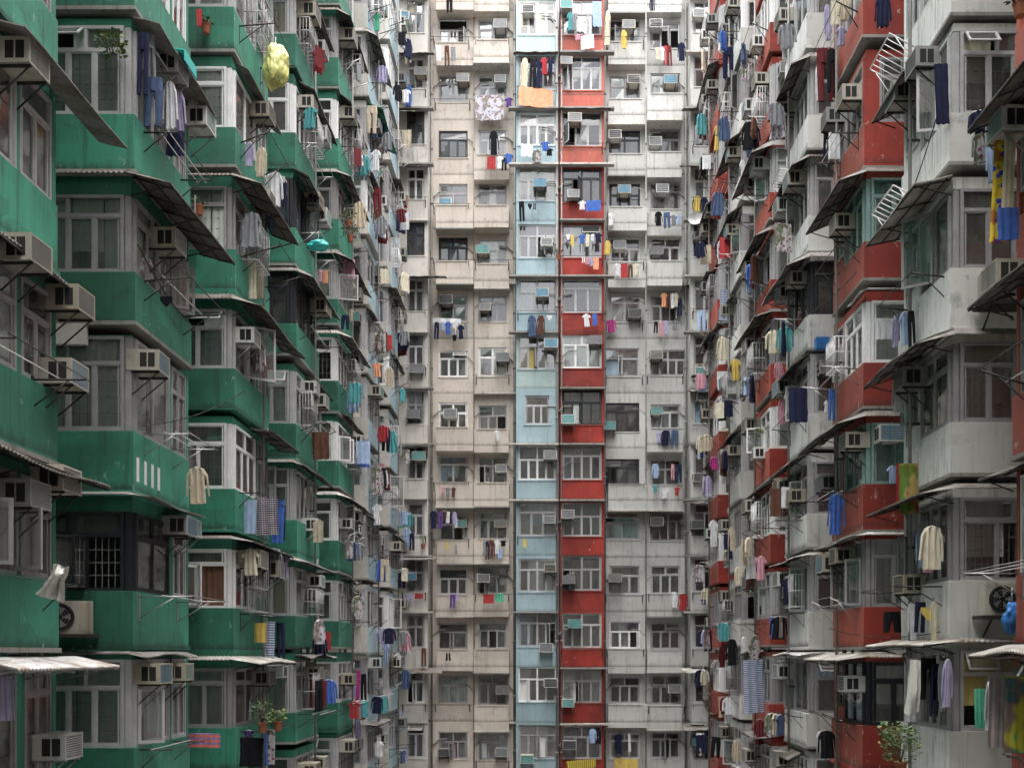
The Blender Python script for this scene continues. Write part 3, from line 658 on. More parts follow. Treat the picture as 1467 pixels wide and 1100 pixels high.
# ------------------------------------------------------------------ awnings
def awning(sd, Y0, Y1, z, proj, drop, sheet, label, corr=False, ribs=True, front=0., struts=True, thick=.02, warp=0.):
    """a lean-to sheet on the court side of a stack, optionally returning round its front"""
    X = sd*(XW-.0); mb = MB(); m = AW[sheet]; n = int((Y1-Y0)/.045) if corr else 6
    wr = random.Random(int(abs(Y0*977+z*331)))
    amp = .013 if corr else 0.
    def P(v, t, up): 
        yy = Y0+(Y1-Y0)*v
        w = warp*math.sin(7*v+3*t+z)*t
        return (X-sd*proj*t, yy, z-drop*t+amp*math.cos(2*PI*(yy-Y0)/.09)+up+w)
    top = [[P(i/n, t, thick/2) for i in range(n+1)] for t in (0, .5, 1)]; bot = [[P(i/n, t, -thick/2) for i in range(n+1)] for t in (0, .5, 1)]
    mb.grid(top, m, corr); mb.grid(bot, m, corr); mb.grid([top[2], bot[2]], m, False)
    mb.grid([[a[0] for a in top], [a[0] for a in bot]], m, False); mb.grid([[a[-1] for a in top], [a[-1] for a in bot]], m, False)
    if front:
        xa, xb = sd*9.3, X-sd*proj*.0
        nf = int(abs(xa-xb)/.045) if corr else 4
        def Q(v, t, up):
            xx = xa+(xb-xa)*v; return (xx, Y0+.02-front*t, z-drop*.5*t+amp*math.cos(2*PI*xx/.09)+up)
        a = [[Q(i/nf, t, thick/2) for i in range(nf+1)] for t in (0, 1)]; b = [[Q(i/nf, t, -thick/2) for i in range(nf+1)] for t in (0, 1)]
        mb.grid(a, m, corr); mb.grid(b, m, corr); mb.grid([a[1], b[1]], m, False)
        mb.quad([Q(1, 0, 0), Q(1, 1, 0), P(0, 1, 0), P(0, .5, 0)], m)
    org = (X, (Y0+Y1)/2, z)
    o = link('awning', mb.mesh('awning', org), None, org); tag(o, label, 'awning', 'awnings over the balcony windows')
    if ribs:
        b = MB(); q = M['rust'] if sheet != 'white' else M['steel']
        for t in (.12, .55, .97):
            p0 = P(0, t, -.035); p1 = P(1, t, -.035); b.tube(p0, p1, .015, q, 4)
        k = max(2, int((Y1-Y0)/.7))
        for i in range(k+1):
            v = .03+.94*i/k; b.tube(P(v, 0, -.05), P(v, 1, -.05), .018, q, 4)
            if struts and i % 2 == 0: 
                p = P(v, .8, -.06); b.tube(p, (X+sd*.02, p[1], z-drop-.16), .013, q, 4)
        link('awning_frame', b.mesh('awning_frame', org), o)
    return o
AWN = ['canopy', 'awning']
def aw_side(key, k, proj, drop, sheet, corr=False, y0=-.1, y1=.1, front=0., ribs=True, dz=0., kindw=None, **kw):
    st = next(s for s in STK if s[0] == key); sd, Yf, Yb = st[3], st[4], st[5]
    L = LEV.get((key, k))
    if not L: return
    z = L['zt']+dz-.08; proj *= .85 if Yf < 21 else .72 if Yf < 27 else .6; sheet = 'grey' if sheet == 'dark' and Yf > 26 and (k+ord(key)) % 2 else sheet; drop *= .68; kw.setdefault('warp', ((k*7+ord(key)*3) % 4)*.012)
    kindw = kindw or {'dark': 'dark weathered', 'grey': 'grey sheet', 'pale': 'pale sheet', 'green': 'green plastic', 'white': 'white metal'}[sheet]
    lab = f'{kindw} {"corrugated " if corr else ""}awning over windows, {where_side(key, k)}'
    return awning(sd, Yf+y0, Yb+y1, z, proj, drop, sheet, lab, corr, ribs, front, **kw)
# the ones the photograph shows large
DONE = set()
for a in (
 ('A', 3, .85, .32, 'grey', False, -.1, 1.5, 0., False), ('A', 2, .55, .18, 'grey', False, 1.2, 1.4, 0., False), ('A', 1, .35, .2, 'dark', True, -.1, .1), ('A', 0, .65, .3, 'dark', True, -.1, .6), ('A', -1, .8, .22, 'white', True, .6, .6),
 ('B', 3, .55, .16, 'grey', False, .0, .3, 0., False), ('B', 2, .85, .30, 'dark', True, -.15, .7, .22), ('B', 0, .5, .16, 'grey', False, -.12, -.2, .16, False), ('B', -1, .32, .10, 'grey', False, -.1, -.2, .12, False),
 ('C', 4, .35, .2, 'grey', False, .3, .5, 0., False), ('C', 3, .95, .36, 'dark', True, -.12, .5, .2), ('C', 2, .95, .42, 'dark', True, -.12, 1.2, .15), ('C', 1, .8, .1, 'dark', False, 1.3, 1.0), ('C', 0, .75, .22, 'grey', False, -.1, .6, .14), ('C', -1, .85, .22, 'pale', True, -.1, .5, .2),
 ('D', 6, .75, .32, 'dark', True, -.1, .5, .2), ('D', 5, .8, .4, 'dark', True, .4, .8), ('D', 4, .7, .3, 'grey', False, -.1, .5, 0., True), ('D', 3, .9, .45, 'dark', True, 0, .9, .15), ('D', 2, .55, .2, 'dark', False, 1.4, 1.0), ('D', 1, .6, .25, 'grey', False, -.1, .8, .1), ('D', 0, .7, .25, 'pale', False, -.1, .8, .1),
 ('E', 7, .8, .45, 'dark', True, -.1, .6, .15), ('E', 5, .8, .4, 'grey', False, -.1, .8, .1), ('E', 4, .9, .5, 'grey', False, -.1, .9, .15), ('E', 3, .9, .4, 'pale', True, -.1, .8, .15), ('E', 1, .9, .36, 'pale', True, -.1, .8, .15), ('E', 6, .7, .4, 'dark', True, .2, .8, 0.), ('G', 8, .8, .5, 'dark', True, -.2, .8, .1), ('G', 7, 1., .4, 'green', True, .2, 1.2, .0),
 ('P', 4, .7, .1, 'pale', False, -.1, .3, 0.), ('P', 3, .55, .3, 'grey', False, 1.2, .6, 0., True), ('P', 2, .8, .24, 'pale', False, -.05, .3, 0., True), ('P', 1, .8, .34, 'grey', False, -.1, .5, .1, True), ('P', 0, .75, .26, 'grey', False, -.1, .4, .1, True), ('P', -1, .7, .16, 'pale', True, -.25, .6, .3),
 ('N', 1, .8, .38, 'grey', False, .6, .2, 0., True), ('N', 2, .85, .45, 'dark', True, .4, .1), ('N', 0, .6, .3, 'grey', False, .8, .2, 0., True), ('N', -1, .75, .2, 'pale', True, .3, .3),
 ('Q', 3, .85, .4, 'grey', False, -.1, .4, .15, True), ('Q', 2, .15, .06, 'white', False, -.1, -1.5, .15, False), ('Q', 1, .95, .42, 'dark', True, -.1, .9, .15), ('Q', 0, .6, .18, 'white', False, -.12, .3, .12, True), ('Q', -1, .85, .22, 'pale', True, -.15, .6, .2),
 ('R', 5, .85, .5, 'dark', True, -.1, .5, .1), ('R', 4, .8, .45, 'dark', True, .0, .5, .2), ('R', 3, 1.1, .55, 'dark', True, -.1, .6, .2), ('R', 2, .8, .5, 'grey', False, .0, .5, 0., True), ('R', 1, .7, .25, 'dark', True, .3, .5, 0.), ('R', 0, .75, .25, 'pale', True, -.1, .5, .1), ('R', -1, .6, .1, 'white', False, -.1, .5, .1),
 ('S', 5, 1.1, .6, 'grey', False, -.1, .8, .1, True), ('S', 4, .9, .5, 'dark', True, -.1, .6, .1), ('S', 3, .95, .3, 'dark', True, -.1, .9, .25), ('S', 1, .5, .2, 'dark', False, 0, .5, 0.), ('T', 6, .8, .45, 'dark', True, 0, .6), ('T', 5, .9, .55, 'dark', True, 0, .7), ('T', 2, .7, .4, 'dark', True, 0, .5), ('U', 6, .9, .6, 'dark', True, 0, .8), ('U', 4, .8, .5, 'dark', True, 0, .8)):
    aw_side(*a); DONE.add((a[0], a[1]))
ra = random.Random(9)
for st in STK:
    if st[0] in 'ABNPQC': continue
    p = .62
    for (kk, k), L in [q for q in LEV.items() if q[0][0] == st[0]]:
        y = VY-(L['zt']-ZC)*FPX/st[4]
        if (st[0], k) in DONE or y < -40 or y > 1110 or ra.random() > .40: continue
        sh = ra.choice(['dark', 'dark', 'grey', 'grey', 'pale'])
        a0 = ra.choice([-.1, -.1, .5, 1.1]); aw_side(st[0], k, ra.uniform(.35, .85), ra.uniform(.05, .38), sh, ra.random() < .6, a0, ra.uniform(0, .9), ra.choice([0, 0, .15]), True, ra.uniform(-.1, .08), warp=ra.choice([0, .03, .06]))

def awning_back(c, rw, x0, x1, proj, drop, sheet, dz=0.):
    Y = COLS[c][3]-.02; z = zsill(rw)+1.74+dz; q = random.Random(rw*13+int(x0*7)); mb = MB(); n = 10
    rows = [[(x0+(x1-x0)*i/n, Y-proj*t+(q.uniform(-.04, .04) if t == 1 else 0), z-drop*t+q.uniform(-.025, .025)*t) for i in range(n+1)] for t in (0, .5, 1)]
    mb.grid(rows, AW[sheet], False); lo = [[(a, b, d-.025) for a, b, d in r_] for r_ in rows]; mb.grid(lo, AW[sheet], False); mb.grid([rows[2], lo[2]], AW[sheet], False)
    mb.grid([[r_[0] for r_ in rows], [r_[0] for r_ in lo]], AW[sheet], False); mb.grid([[r_[-1] for r_ in rows], [r_[-1] for r_ in lo]], AW[sheet], False)
    org = ((x0+x1)/2, Y, z); o = link('awning', mb.mesh('awning', org), None, org); tag(o, f'{sheet} ragged awning over window, {ORD[rw]} storey of {CNAME[c]}', 'awning', 'awnings over the balcony windows')
    b = MB()
    for i in range(4):
        x = x0+.05+(x1-x0-.1)*i/3; b.tube((x, Y, z-.05), (x, Y-proj*.95, z-drop*.95-.05), .016, M['rust'], 4)
    b.tube((x0, Y-proj*.8, z-drop*.8-.045), (x1, Y-proj*.8, z-drop*.8-.045), .016, M['rust'], 4); link('awning_frame', b.mesh('awning_frame', org), o)
for a in (('L', 1, -7.3, -5.6, .8, .35, 'dark'), ('L', 2, -7.4, -6.3, .9, .5, 'dark'), ('L', 3, -7.4, -5.8, .7, .3, 'dark'), ('L', 5, -7.2, -5.0, .8, .22, 'dark'), ('L', 8, -7.3, -5.7, .6, .15, 'grey'), ('L', 10, -7.3, -5.5, .7, .2, 'grey'), ('L', 12, -7.3, -5.2, .8, .25, 'dark'),
          ('Rr', 2, 6.6, 8.2, .8, .3, 'dark'), ('Rr', 3, 6.5, 8.2, .8, .35, 'dark'), ('Rr', 4, 7.2, 8.3, .9, .5, 'dark'), ('Rr', 7, 6.9, 8.3, .7, .25, 'grey'), ('Rr', 9, 6.8, 8.3, .6, .2, 'dark'), ('Rr', 12, 6.6, 8.3, .8, .22, 'pale'), ('Rr', 13, 6.6, 8.3, .8, .25, 'grey'),
          ('B', 1, -1.7, .5, .35, .05, 'grey'), ('R', 2, .6, 3.1, .4, .08, 'dark'), ('w2', 5, 6.2, 7.1, .6, .2, 'dark'), ('b1', 12, -5.5, -3.8, .4, .1, 'pale'), ('w1', 13, 2.9, 7.0, .5, .12, 'grey')): awning_back(*a)
qc = random.Random(41)
for st in STK:
    key, sname, bld, sd, Yf, Yb, zo = st[:7]
    for (kk, k), L in [q for q in LEV.items() if q[0][0] == key]:
        y = VY-(L['zs']-ZC)*FPX/Yf
        if Yf < 22 or y < 0 or y > 1100 or qc.random() > (.36 if Yf < 30 else .55): continue
        mb = MB(); m = FRAMES[qc.choice([0, 1, 2])]; w, dp, h = qc.uniform(.7, 1.1), qc.uniform(.3, .5), qc.uniform(.7, 1.15); X = sd*XW; Y = Yf+qc.uniform(.15, 1.2); z = L['zs']+qc.uniform(-.15, .2)
        xs = (X, X-sd*dp)
        for zz in (z, z+h*.5, z+h):
            mb.tube((xs[0], Y, zz), (xs[1], Y, zz), .014, m, 4); mb.tube((xs[0], Y+w, zz), (xs[1], Y+w, zz), .014, m, 4); mb.tube((xs[1], Y, zz), (xs[1], Y+w, zz), .014, m, 4)
        for i in range(8): mb.tube((xs[1], Y+w*i/7, z), (xs[1], Y+w*i/7, z+h), .009, m, 4)
        for i in range(1, 4):
            for yy in (Y, Y+w): mb.tube((X-sd*dp*i/4, yy, z), (X-sd*dp*i/4, yy, z+h), .008, m, 4)
        for i in range(6): mb.tube((xs[0], Y+w*i/5, z), (xs[1], Y+w*i/5, z), .008, m, 4)
        org = (X, Y, z); o = link('window_cage', mb.mesh('window_cage', org), None, org); tag(o, f'pale barred window cage standing out from {where_side(key, k)}', 'window cage', 'barred cages over side windows')

# ------------------------------------------------------------------ drying racks
RK = []
def rack_out(sd, Y0, Y1, z, reach, label, dark=True, lines=2, rise=0.):
    """two brackets standing out from the court face joined by rods, with a strut each"""
    X = sd*XW; mb = MB(); m = M['rust'] if dark else M['steel']
    for y in (Y0, Y1):
        mb.tube((X+sd*.05, y, z), (X-sd*reach, y, z+rise), .017, m, 4); mb.tube((X, y, z-.38), (X-sd*reach*.7, y, z+rise*.7), .012, m, 4)
        mb.box(X-sd*.012, X+sd*.02, y-.03, y+.03, z-.42, z+.05, m)
    for i in range(lines):
        t = 1-.5*i/max(1, lines-1) if lines > 1 else 1
        mb.tube((X-sd*reach*t, Y0-.15, z+rise*t+.015), (X-sd*reach*t, Y1+.15, z+rise*t+.015), .009, m if i == 0 else M['string'], 4)
    org = (X, (Y0+Y1)/2, z); o = link('drying_rack', mb.mesh('drying_rack', org), None, org); tag(o, label, 'drying rack', 'laundry racks fixed to the facades'); return o
def rack_back(x0, x1, Y, z, label, out=.42):
    mb = MB(); m = M['rust']
    for x in (x0+.04, x1-.04):
        mb.box(x-.022, x+.022, Y-.03, Y+.02, z-.33, z+.06, m); mb.tube((x, Y, z), (x, Y-out, z+.03), .016, m, 4); mb.tube((x, Y, z-.26), (x, Y-out*.8, z+.01), .011, m, 4)
    mb.tube((x0-.12, Y-out, z+.04), (x1+.12, Y-out, z+.04), .012, m, 4); mb.tube((x0-.05, Y-out*.55, z+.03), (x1+.05, Y-out*.55, z+.03), .006, M['string'], 3)
    org = ((x0+x1)/2, Y, z); o = link('drying_rack', mb.mesh('drying_rack', org), None, org); tag(o, label, 'drying rack', 'laundry racks fixed to the facades'); return o
def slat_rack(x, y, z, w, dpt, tilt, label, sd=1):
    """pale metal frame with slats, hinged at the wall and tipped up"""
    mb = MB(); m = FRAMES[1]; n = 7
    def P(a, b): return (x-sd*b*math.cos(tilt), y+a, z+b*math.sin(tilt))
    for a in (0, w): mb.tube(P(a, 0), P(a, dpt), .015, m, 5)
    for b in (0, dpt): mb.tube(P(0, b), P(w, b), .015, m, 5)
    for i in range(1, n): mb.tube(P(w*i/n, 0), P(w*i/n, dpt), .009, m, 4)
    mb.tube(P(0, dpt*.8), (x, y, z-.4), .01, m, 4); mb.tube(P(w, dpt*.8), (x, y+w, z-.4), .01, m, 4)
    o = link('drying_rack', mb.mesh('drying_rack', (x, y, z)), None, (x, y, z)); tag(o, label, 'drying rack', 'laundry racks fixed to the facades'); return o

rk = random.Random(31)
for st in STK:
    key, sname, bld, sd, Yf, Yb, zo = st[:7]
    for (kk, k), L in [q for q in LEV.items() if q[0][0] == key]:
        y = VY-(L['zs']-ZC)*FPX/Yf
        if y < -30 or y > 1120 or rk.random() > (.8 if Yf > 20 else .45): continue
        rack_out(sd, Yf+rk.uniform(.2, .5), Yb-rk.uniform(.2, .9), L['zs']-rk.uniform(-.05, .2), rk.uniform(.5, .95), f'dark laundry rack below windows, {where_side(key, k)}', rk.random() < .75, rk.choice([1, 2, 3]), rk.choice([0, 0, .08, .3]))
for (c, rw), zs in BS.items():
    if rw < 0 or rw > 13: continue
    bld, x0, x1, Y, wx0, wx1, pm = COLS[c]
    pr = rw in PROT.get(c, ())
    if rk.random() < (.45 if c not in ('L', 'Rr') else .4):
        rack_back(max(x0+.05, wx0-.2), min(x1-.05, wx1+.15), Y-(.6 if pr else 0)-(.2 if c in ('L', 'Rr') else 0), zs-.1, f'thin dark laundry rod under window, {ORD[rw]} storey of {CNAME[c]}')
slat_rack(XW-.02, 19.6, Zp(70, 19.6), 1.2, .62, .5, 'white slatted rack tipped up beside topmost white balcony', 1)
slat_rack(XW-.02, 19.4, Zp(285, 19.4), 1.3, .6, .45, 'white slatted rack beside large sloping grey awning', 1)
slat_rack(XW-.02, 28.6, Zp(245, 28.6), 1.2, .6, .1, 'white slatted rack lying level by second white stack', 1)

# ------------------------------------------------------------------ laundry
gr = random.Random(55)
def sheetgrid(mb, pts_left, pts_right, m, thick, folds, ph, n=12):
    """closed two-layer sheet between two side polylines given as (x, z) from top to bottom"""
    A, B = [], []
    for j, (a, b) in enumerate(zip(pts_left, pts_right)):
        ra_, rb_ = [], []
        tt = j/(len(pts_left)-1)
        for i in range(n+1):
            s = i/n; x = a[0]+(b[0]-a[0])*s; z = a[1]+(b[1]-a[1])*s
            wv = folds*(.35+.65*tt)*(math.sin(ph+s*PI*5)+.5*math.sin(2.3*ph+s*PI*9+tt*2))
            e = thick*math.sqrt(max(0, 1-(2*s-1)**2))+.002
            ra_.append((x, wv-e, z)); rb_.append((x, wv+e, z))
        A.append(ra_); B.append(rb_)
    mb.grid(A, m); mb.grid(B, m); mb.grid([A[-1], B[-1]], m, False); mb.grid([A[0], B[0]], m, False)
def lerp_poly(p, k):
    out = []
    for (a, b) in zip(p[:-1], p[1:]):
        for i in range(k): out.append((a[0]+(b[0]-a[0])*i/k, a[1]+(b[1]-a[1])*i/k))
    out.append(p[-1]); return out
def gmesh(kind, col, w, h):
    mb = MB(); m = CLO[col]; ph = gr.random()*6; fo = min(.055, w*.10); sk = gr.uniform(-.06, .06)*w
    if kind in ('shirt', 't-shirt', 'sweater', 'jacket', 'dress'):
        bw = w*.31; hp = [(-bw*.95, .0, -h*.045), (0, 0, .02), (bw*.95, 0, -h*.045)]
        for p, q in ((0, 1), (1, 2)): mb.tube(hp[p], hp[q], .008, FRAMES[1], 4)
        mb.tube((0, 0, .02), (0, 0, .10), .006, M['rust'], 4); fl = 1.5 if kind == 'dress' else 1.08
        sl = .38 if kind == 't-shirt' else .78
        L = lerp_poly([(-w*.14, 0), (-bw, -h*.05), (-bw*.95, -h*.35), (-bw*fl+sk, -h)], 3); Rr = lerp_poly([(w*.14, 0), (bw, -h*.05), (bw*.95, -h*.35), (bw*fl+sk, -h*.985)], 3)
        sheetgrid(mb, L, Rr, m, .035, fo, ph)
        for sg in (-1, 1):
            e = gr.uniform(.0, .06)
            if sl < .5: Lp = [(sg*bw*.9, -h*.03), (sg*w*.5, -h*.20)]; Rp = [(sg*bw*.9, -h*.28), (sg*w*.42, -h*.36)]
            else: Lp = [(sg*bw*.9, -h*.03), (sg*w*(.40+e), -h*.2), (sg*w*(.46+e), -h*sl)]; Rp = [(sg*bw*.9, -h*.28), (sg*w*(.31+e), -h*.34), (sg*w*(.36+e), -h*(sl+.02))]
            sheetgrid(mb, lerp_poly(Lp, 3), lerp_poly(Rp, 3), m, .028, fo*.6, ph+sg, 4)
    elif kind in ('trousers', 'shorts'):
        q = .45 if kind == 'shorts' else .28
        sheetgrid(mb, [(-w*.45, 0), (-w*.47, -h*q*.5), (-w*.5, -h*q)], [(w*.45, 0), (w*.47, -h*q*.5), (w*.5, -h*q)], m, .04, fo*.5, ph)
        for sg in (-1, 1):
            k = gr.uniform(-.05, .05)*w
            sheetgrid(mb, lerp_poly([(sg*w*.5, -h*q*.98), (sg*w*.48+k, -h)], 5), lerp_poly([(sg*.01, -h*q*.98), (sg*w*.12+k, -h*.99)], 5), m, .035, fo*.7, ph+sg, 5)
    elif kind == 'socks':
        for sg in (-1, 1): sheetgrid(mb, [(sg*w*.08, 0), (sg*w*.08, -h*.6), (sg*w*.1, -h)], [(sg*w*.42, 0), (sg*w*.42, -h*.6), (sg*w*.55, -h*.96)], m, .015, .004, ph, 4)
    elif kind == 'underpants':
        sheetgrid(mb, [(-w*.5, 0), (-w*.48, -h*.4), (-w*.12, -h)], [(w*.5, 0), (w*.48, -h*.4), (w*.12, -h)], m, .015, .008, ph, 6)
    else:                                             # towel, sheet, blanket, quilt, curtain
        k = 7; n = max(8, int(w/.08)); th = .03 if kind in ('quilt', 'blanket') else .012
        L = [(-w/2+gr.uniform(-.02, .02)*w, -h*i/k) for i in range(k+1)]; Rr = [(w/2+gr.uniform(-.02, .02)*w, -h*i/k*(1+gr.uniform(-.01, .01))) for i in range(k+1)]
        sheetgrid(mb, L, Rr, m, th, fo if w < .6 else .035, ph, n)
        n0 = len(mb.v)
    return mb.mesh(kind.replace('-', '_'))
NM = {'t-shirt': 't_shirt'}
def garment(kind, col, x, y, z, w, h, rz, where):
    o = link(NM.get(kind, kind), gmesh(kind, col, w, h), None, (x, y, z), rz)
    o.rotation_euler.y = gr.uniform(-.05, .05)
    tag(o, f'{col} {kind} {where}', {'t-shirt': 'shirt', 'socks': 'socks'}.get(kind, kind), 'laundry hung out to dry')
    return o
def gback(c, rw, items, out=.45):
    Y = COLS[c][3]-out-(.5 if rw in PROT.get(c, ()) else 0)
    for kind, col, px, py, w, h in items:
        garment(kind, col, Xp(px, Y), Y+gr.uniform(-.05, .05), Zp(py, Y), max(.12, w*Y/FPX), h*Y/FPX, gr.uniform(-.25, .25), f'hanging at {ORD[rw]} storey of {CNAME[c]}')
T, U_, SH, TR, TW, DR, SO, JK = 't-shirt', 'underpants', 'shirt', 'trousers', 'towel', 'dress', 'socks', 'jacket'
gback('b1', 0, [(TW, 'white', 628, 66, 7, 22), (TR, 'brown', 640, 66, 7, 28), (TW, 'grey', 649, 68, 7, 20), (TR, 'black', 644, -6, 9, 24)])
gback('b2', 1, [('quilt', 'floral grey', 701, 137, 40, 36), (T, 'purple', 729, 141, 12, 13)])
gback('b2', 2, [(TW, 'red', 704, 224, 12, 18), (T, 'white', 716, 224, 11, 18), (TR, 'black', 722, 226, 8, 18), (T, 'blue', 729, 220, 14, 14), (JK, 'black', 707, 188, 14, 34)])
gback('B', 1, [(TW, 'orange', 768, 126, 50, 27), (DR, 'cream', 752, 83, 12, 44), (TR, 'black', 764, 84, 9, 42), (JK, 'navy', 773, 84, 10, 40), (T, 'red', 780, 83, 12, 24), (T, 'navy', 789, 84, 11, 22)])
gback('B', 2, [(TW, 'white', 755, 206, 17, 18), (SH, 'patterned', 769, 215, 15, 18), (T, 'blue', 781, 204, 15, 12), (T, 'black', 787, 213, 12, 10)])
gback('B', 3, [(TR, 'black', 747, 289, 8, 28), (U_, 'black', 759, 292, 6, 8), (SO, 'navy', 766, 291, 4, 9)])
gback('B', 5, [(DR, 'denim', 762, 452, 13, 30), (DR, 'brown', 775, 452, 12, 28), (U_, 'white', 787, 452, 8, 7)])
gback('b1', 5, [(TW, 'white', 640, 456, 40, 7), (TR, 'navy', 626, 462, 7, 24), (T, 'blue', 642, 461, 10, 18), (T, 'white', 652, 462, 9, 18), (SH, 'black', 651, 470, 8, 18), (T, 'navy', 660, 466, 10, 20), (TR, 'grey', 667, 464, 6, 20), (TW, 'light blue', 634, 461, 5, 12)])
gback('R', 0, [(TW, 'light blue', 855, 2, 14, 36), (T, 'teal', 817, 18, 10, 26), (T, 'white', 833, 26, 14, 20), (TW, 'white', 841, 50, 19, 20), (T, 'pink', 828, 50, 12, 8), (T, 'grey', 823, 20, 10, 24)])
gback('w1', 0, [(DR, 'cream', 871, 16, 9, 50), (SH, 'yellow', 894, 45, 10, 26)])
gback('w2', 0, [(SH, 'navy', 935, -2, 11, 18), (T, 'light blue', 946, -2, 10, 14), (T, 'white', 956, -2, 12, 14), (T, 'cream', 942, 68, 9, 18), (T, 'white', 949, 68, 8, 20), (TR, 'red', 954, 66, 7, 26), (TR, 'maroon', 959, 67, 6, 28)])
gback('Rr', 0, [(JK, 'navy', 976, 62, 12, 26)])
gback('R', 3, [(TW, 'blue', 850, 288, 22, 15), (T, 'white', 834, 288, 12, 12)])
gback('w2', 3, [(JK, 'black', 943, 304, 12, 20), (TR, 'denim', 955, 305, 10, 22), (T, 'grey', 965, 308, 10, 14), (T, 'light blue', 972, 308, 8, 14)])
gback('w1', 3, [(T, 'white', 876, 305, 10, 18)])
gback('Rr', 3, [(JK, 'yellow', 999, 281, 13, 22), (JK, 'navy', 1009, 283, 12, 20), (T, 'yellow', 1017, 290, 10, 16)])
gback('R', 4, [(U_, 'white', 814, 336, 6, 9), (TW, 'yellow', 820, 337, 5, 16), (T, 'blue', 834, 336, 10, 13), (TW, 'cream', 842, 336, 5, 18), (T, 'white', 849, 336, 8, 10), (T, 'navy', 857, 335, 12, 13), (T, 'pink', 842, 369, 9, 10), (SH, 'lavender', 847, 369, 7, 12), (TW, 'orange', 854, 369, 8, 17), (SO, 'white', 836, 369, 5, 8), (DR, 'yellow', 871, 345, 9, 20)])
gback('w1', 4, [(T, 'white', 885, 378, 10, 18), (TW, 'red', 894, 378, 10, 20), (TR, 'brown', 903, 379, 7, 18), (T, 'cream', 911, 378, 9, 18)])
gback('R', 5, [(T, 'white', 840, 450, 12, 18), (TW, 'blue', 852, 449, 7, 17)])
gback('w1', 5, [(JK, 'magenta', 875, 458, 15, 18)])
gback('w2', 5, [(T, 'orange', 951, 420, 10, 20), (TR, 'brown', 957, 420, 6, 22), (T, 'white', 963, 420, 8, 22), (T, 'cream', 969, 420, 8, 20), (TR, 'navy', 974, 428, 7, 24), (TR, 'black', 940, 461, 6, 16), (T, 'pink', 947, 460, 8, 22), (T, 'lavender', 954, 460, 7, 20), (T, 'grey', 968, 459, 11, 14)])
gback('w2', 7, [(T, 'lavender', 944, 618, 8, 16), (JK, 'navy', 954, 616, 15, 22), (TR, 'denim', 967, 616, 11, 22)])
gback('w2', 8, [(SH, 'light blue', 939, 665, 12, 20), (TR, 'pink', 964, 665, 5, 22), (TR, 'navy', 973, 665, 8, 26), (T, 'teal', 939, 695, 8, 10), (T, 'white', 952, 700, 11, 14), (T, 'red', 970, 698, 9, 12)])
gback('w2', 10, [(SH, 'white', 965, 848, 11, 22), (JK, 'red', 979, 850, 15, 24)])
gback('Rr', 10, [(SH, 'cream', 1013, 843, 18, 22), (T, 'purple', 1008, 858, 10, 8)])
gback('b1', 9, [(JK, 'navy', 621, 731, 12, 26), (TR, 'purple', 632, 733, 7, 24), (T, 'white', 642, 733, 9, 16), (T, 'brown', 637, 732, 7, 14), (SH, 'lavender', 651, 734, 8, 18), (TW, 'white', 653, 742, 5, 14), (TR, 'black', 647, 734, 5, 16), (TW, 'yellow', 641, 776, 3, 12), (SO, 'grey', 653, 780, 4, 14)])
gback('b2', 9, [(TR, 'navy', 698, 775, 5, 26), (TR, 'brown', 703, 774, 5, 26), (TR, 'maroon', 707, 775, 4, 26), (T, 'white', 712, 773, 9, 20), (T, 'black', 721, 774, 10, 8), (T, 'light blue', 716, 786, 11, 14), (TR, 'grey', 694, 776, 4, 20)])
gback('B', 9, [(TW, 'yellow', 752, 772, 5, 12)])
gback('b1', 8, [(T, 'pink', 635, 697, 7, 10), (T, 'grey', 642, 698, 8, 13), (T, 'brown', 650, 698, 7, 14)])
gback('b2', 7, [(T, 'white', 712, 617, 8, 14)])
gback('b1', 10, [(TR, 'purple', 649, 851, 8, 20), (TW, 'lavender', 655, 851, 4, 10)])
gback('b2', 10, [(TW, 'red', 700, 851, 15, 13), (SH, 'bright green', 716, 850, 15, 12)])
gback('b1', 11, [(SO, 'black', 642, 935, 8, 11)])
gback('R', 13, [(SH, 'light blue', 849, 1044, 12, 20), (TW, 'yellow striped', 833, 1088, 44, 12), (TR, 'black', 858, 1044, 8, 22)])
gback('w1', 13, [(TW, 'yellow', 897, 1086, 34, 14), (JK, 'navy', 886, 1050, 12, 30), (TW, 'white', 901, 1050, 4, 26)])
gback('L', 9, [(TW, 'green', 572, 748, 14, 8), (SH, 'light blue', 583, 757, 15, 26), (TR, 'navy', 590, 764, 8, 24)])
gback('L', 10, [(T, 'lavender', 585, 850, 14, 12), (TW, 'red', 600, 850, 12, 7)])
gback('L', 1, [(JK, 'blue', 585, 122, 11, 30), (T, 'yellow', 576, 130, 10, 14)])
gback('L', 3, [(TW, 'red', 581, 280, 7, 18)])
gback('L', 12, [(TR, 'light blue', 572, 1018, 10, 28), (TW, 'pink', 553, 1022, 11, 12)])
gback('L', 11, [(SH, 'light blue', 556, 918, 16, 28), (T, 'grey', 578, 930, 12, 24), (TR, 'brown', 607, 928, 7, 26)])
gback('L', 5, [(TW, 'white', 574, 425, 8, 12)])

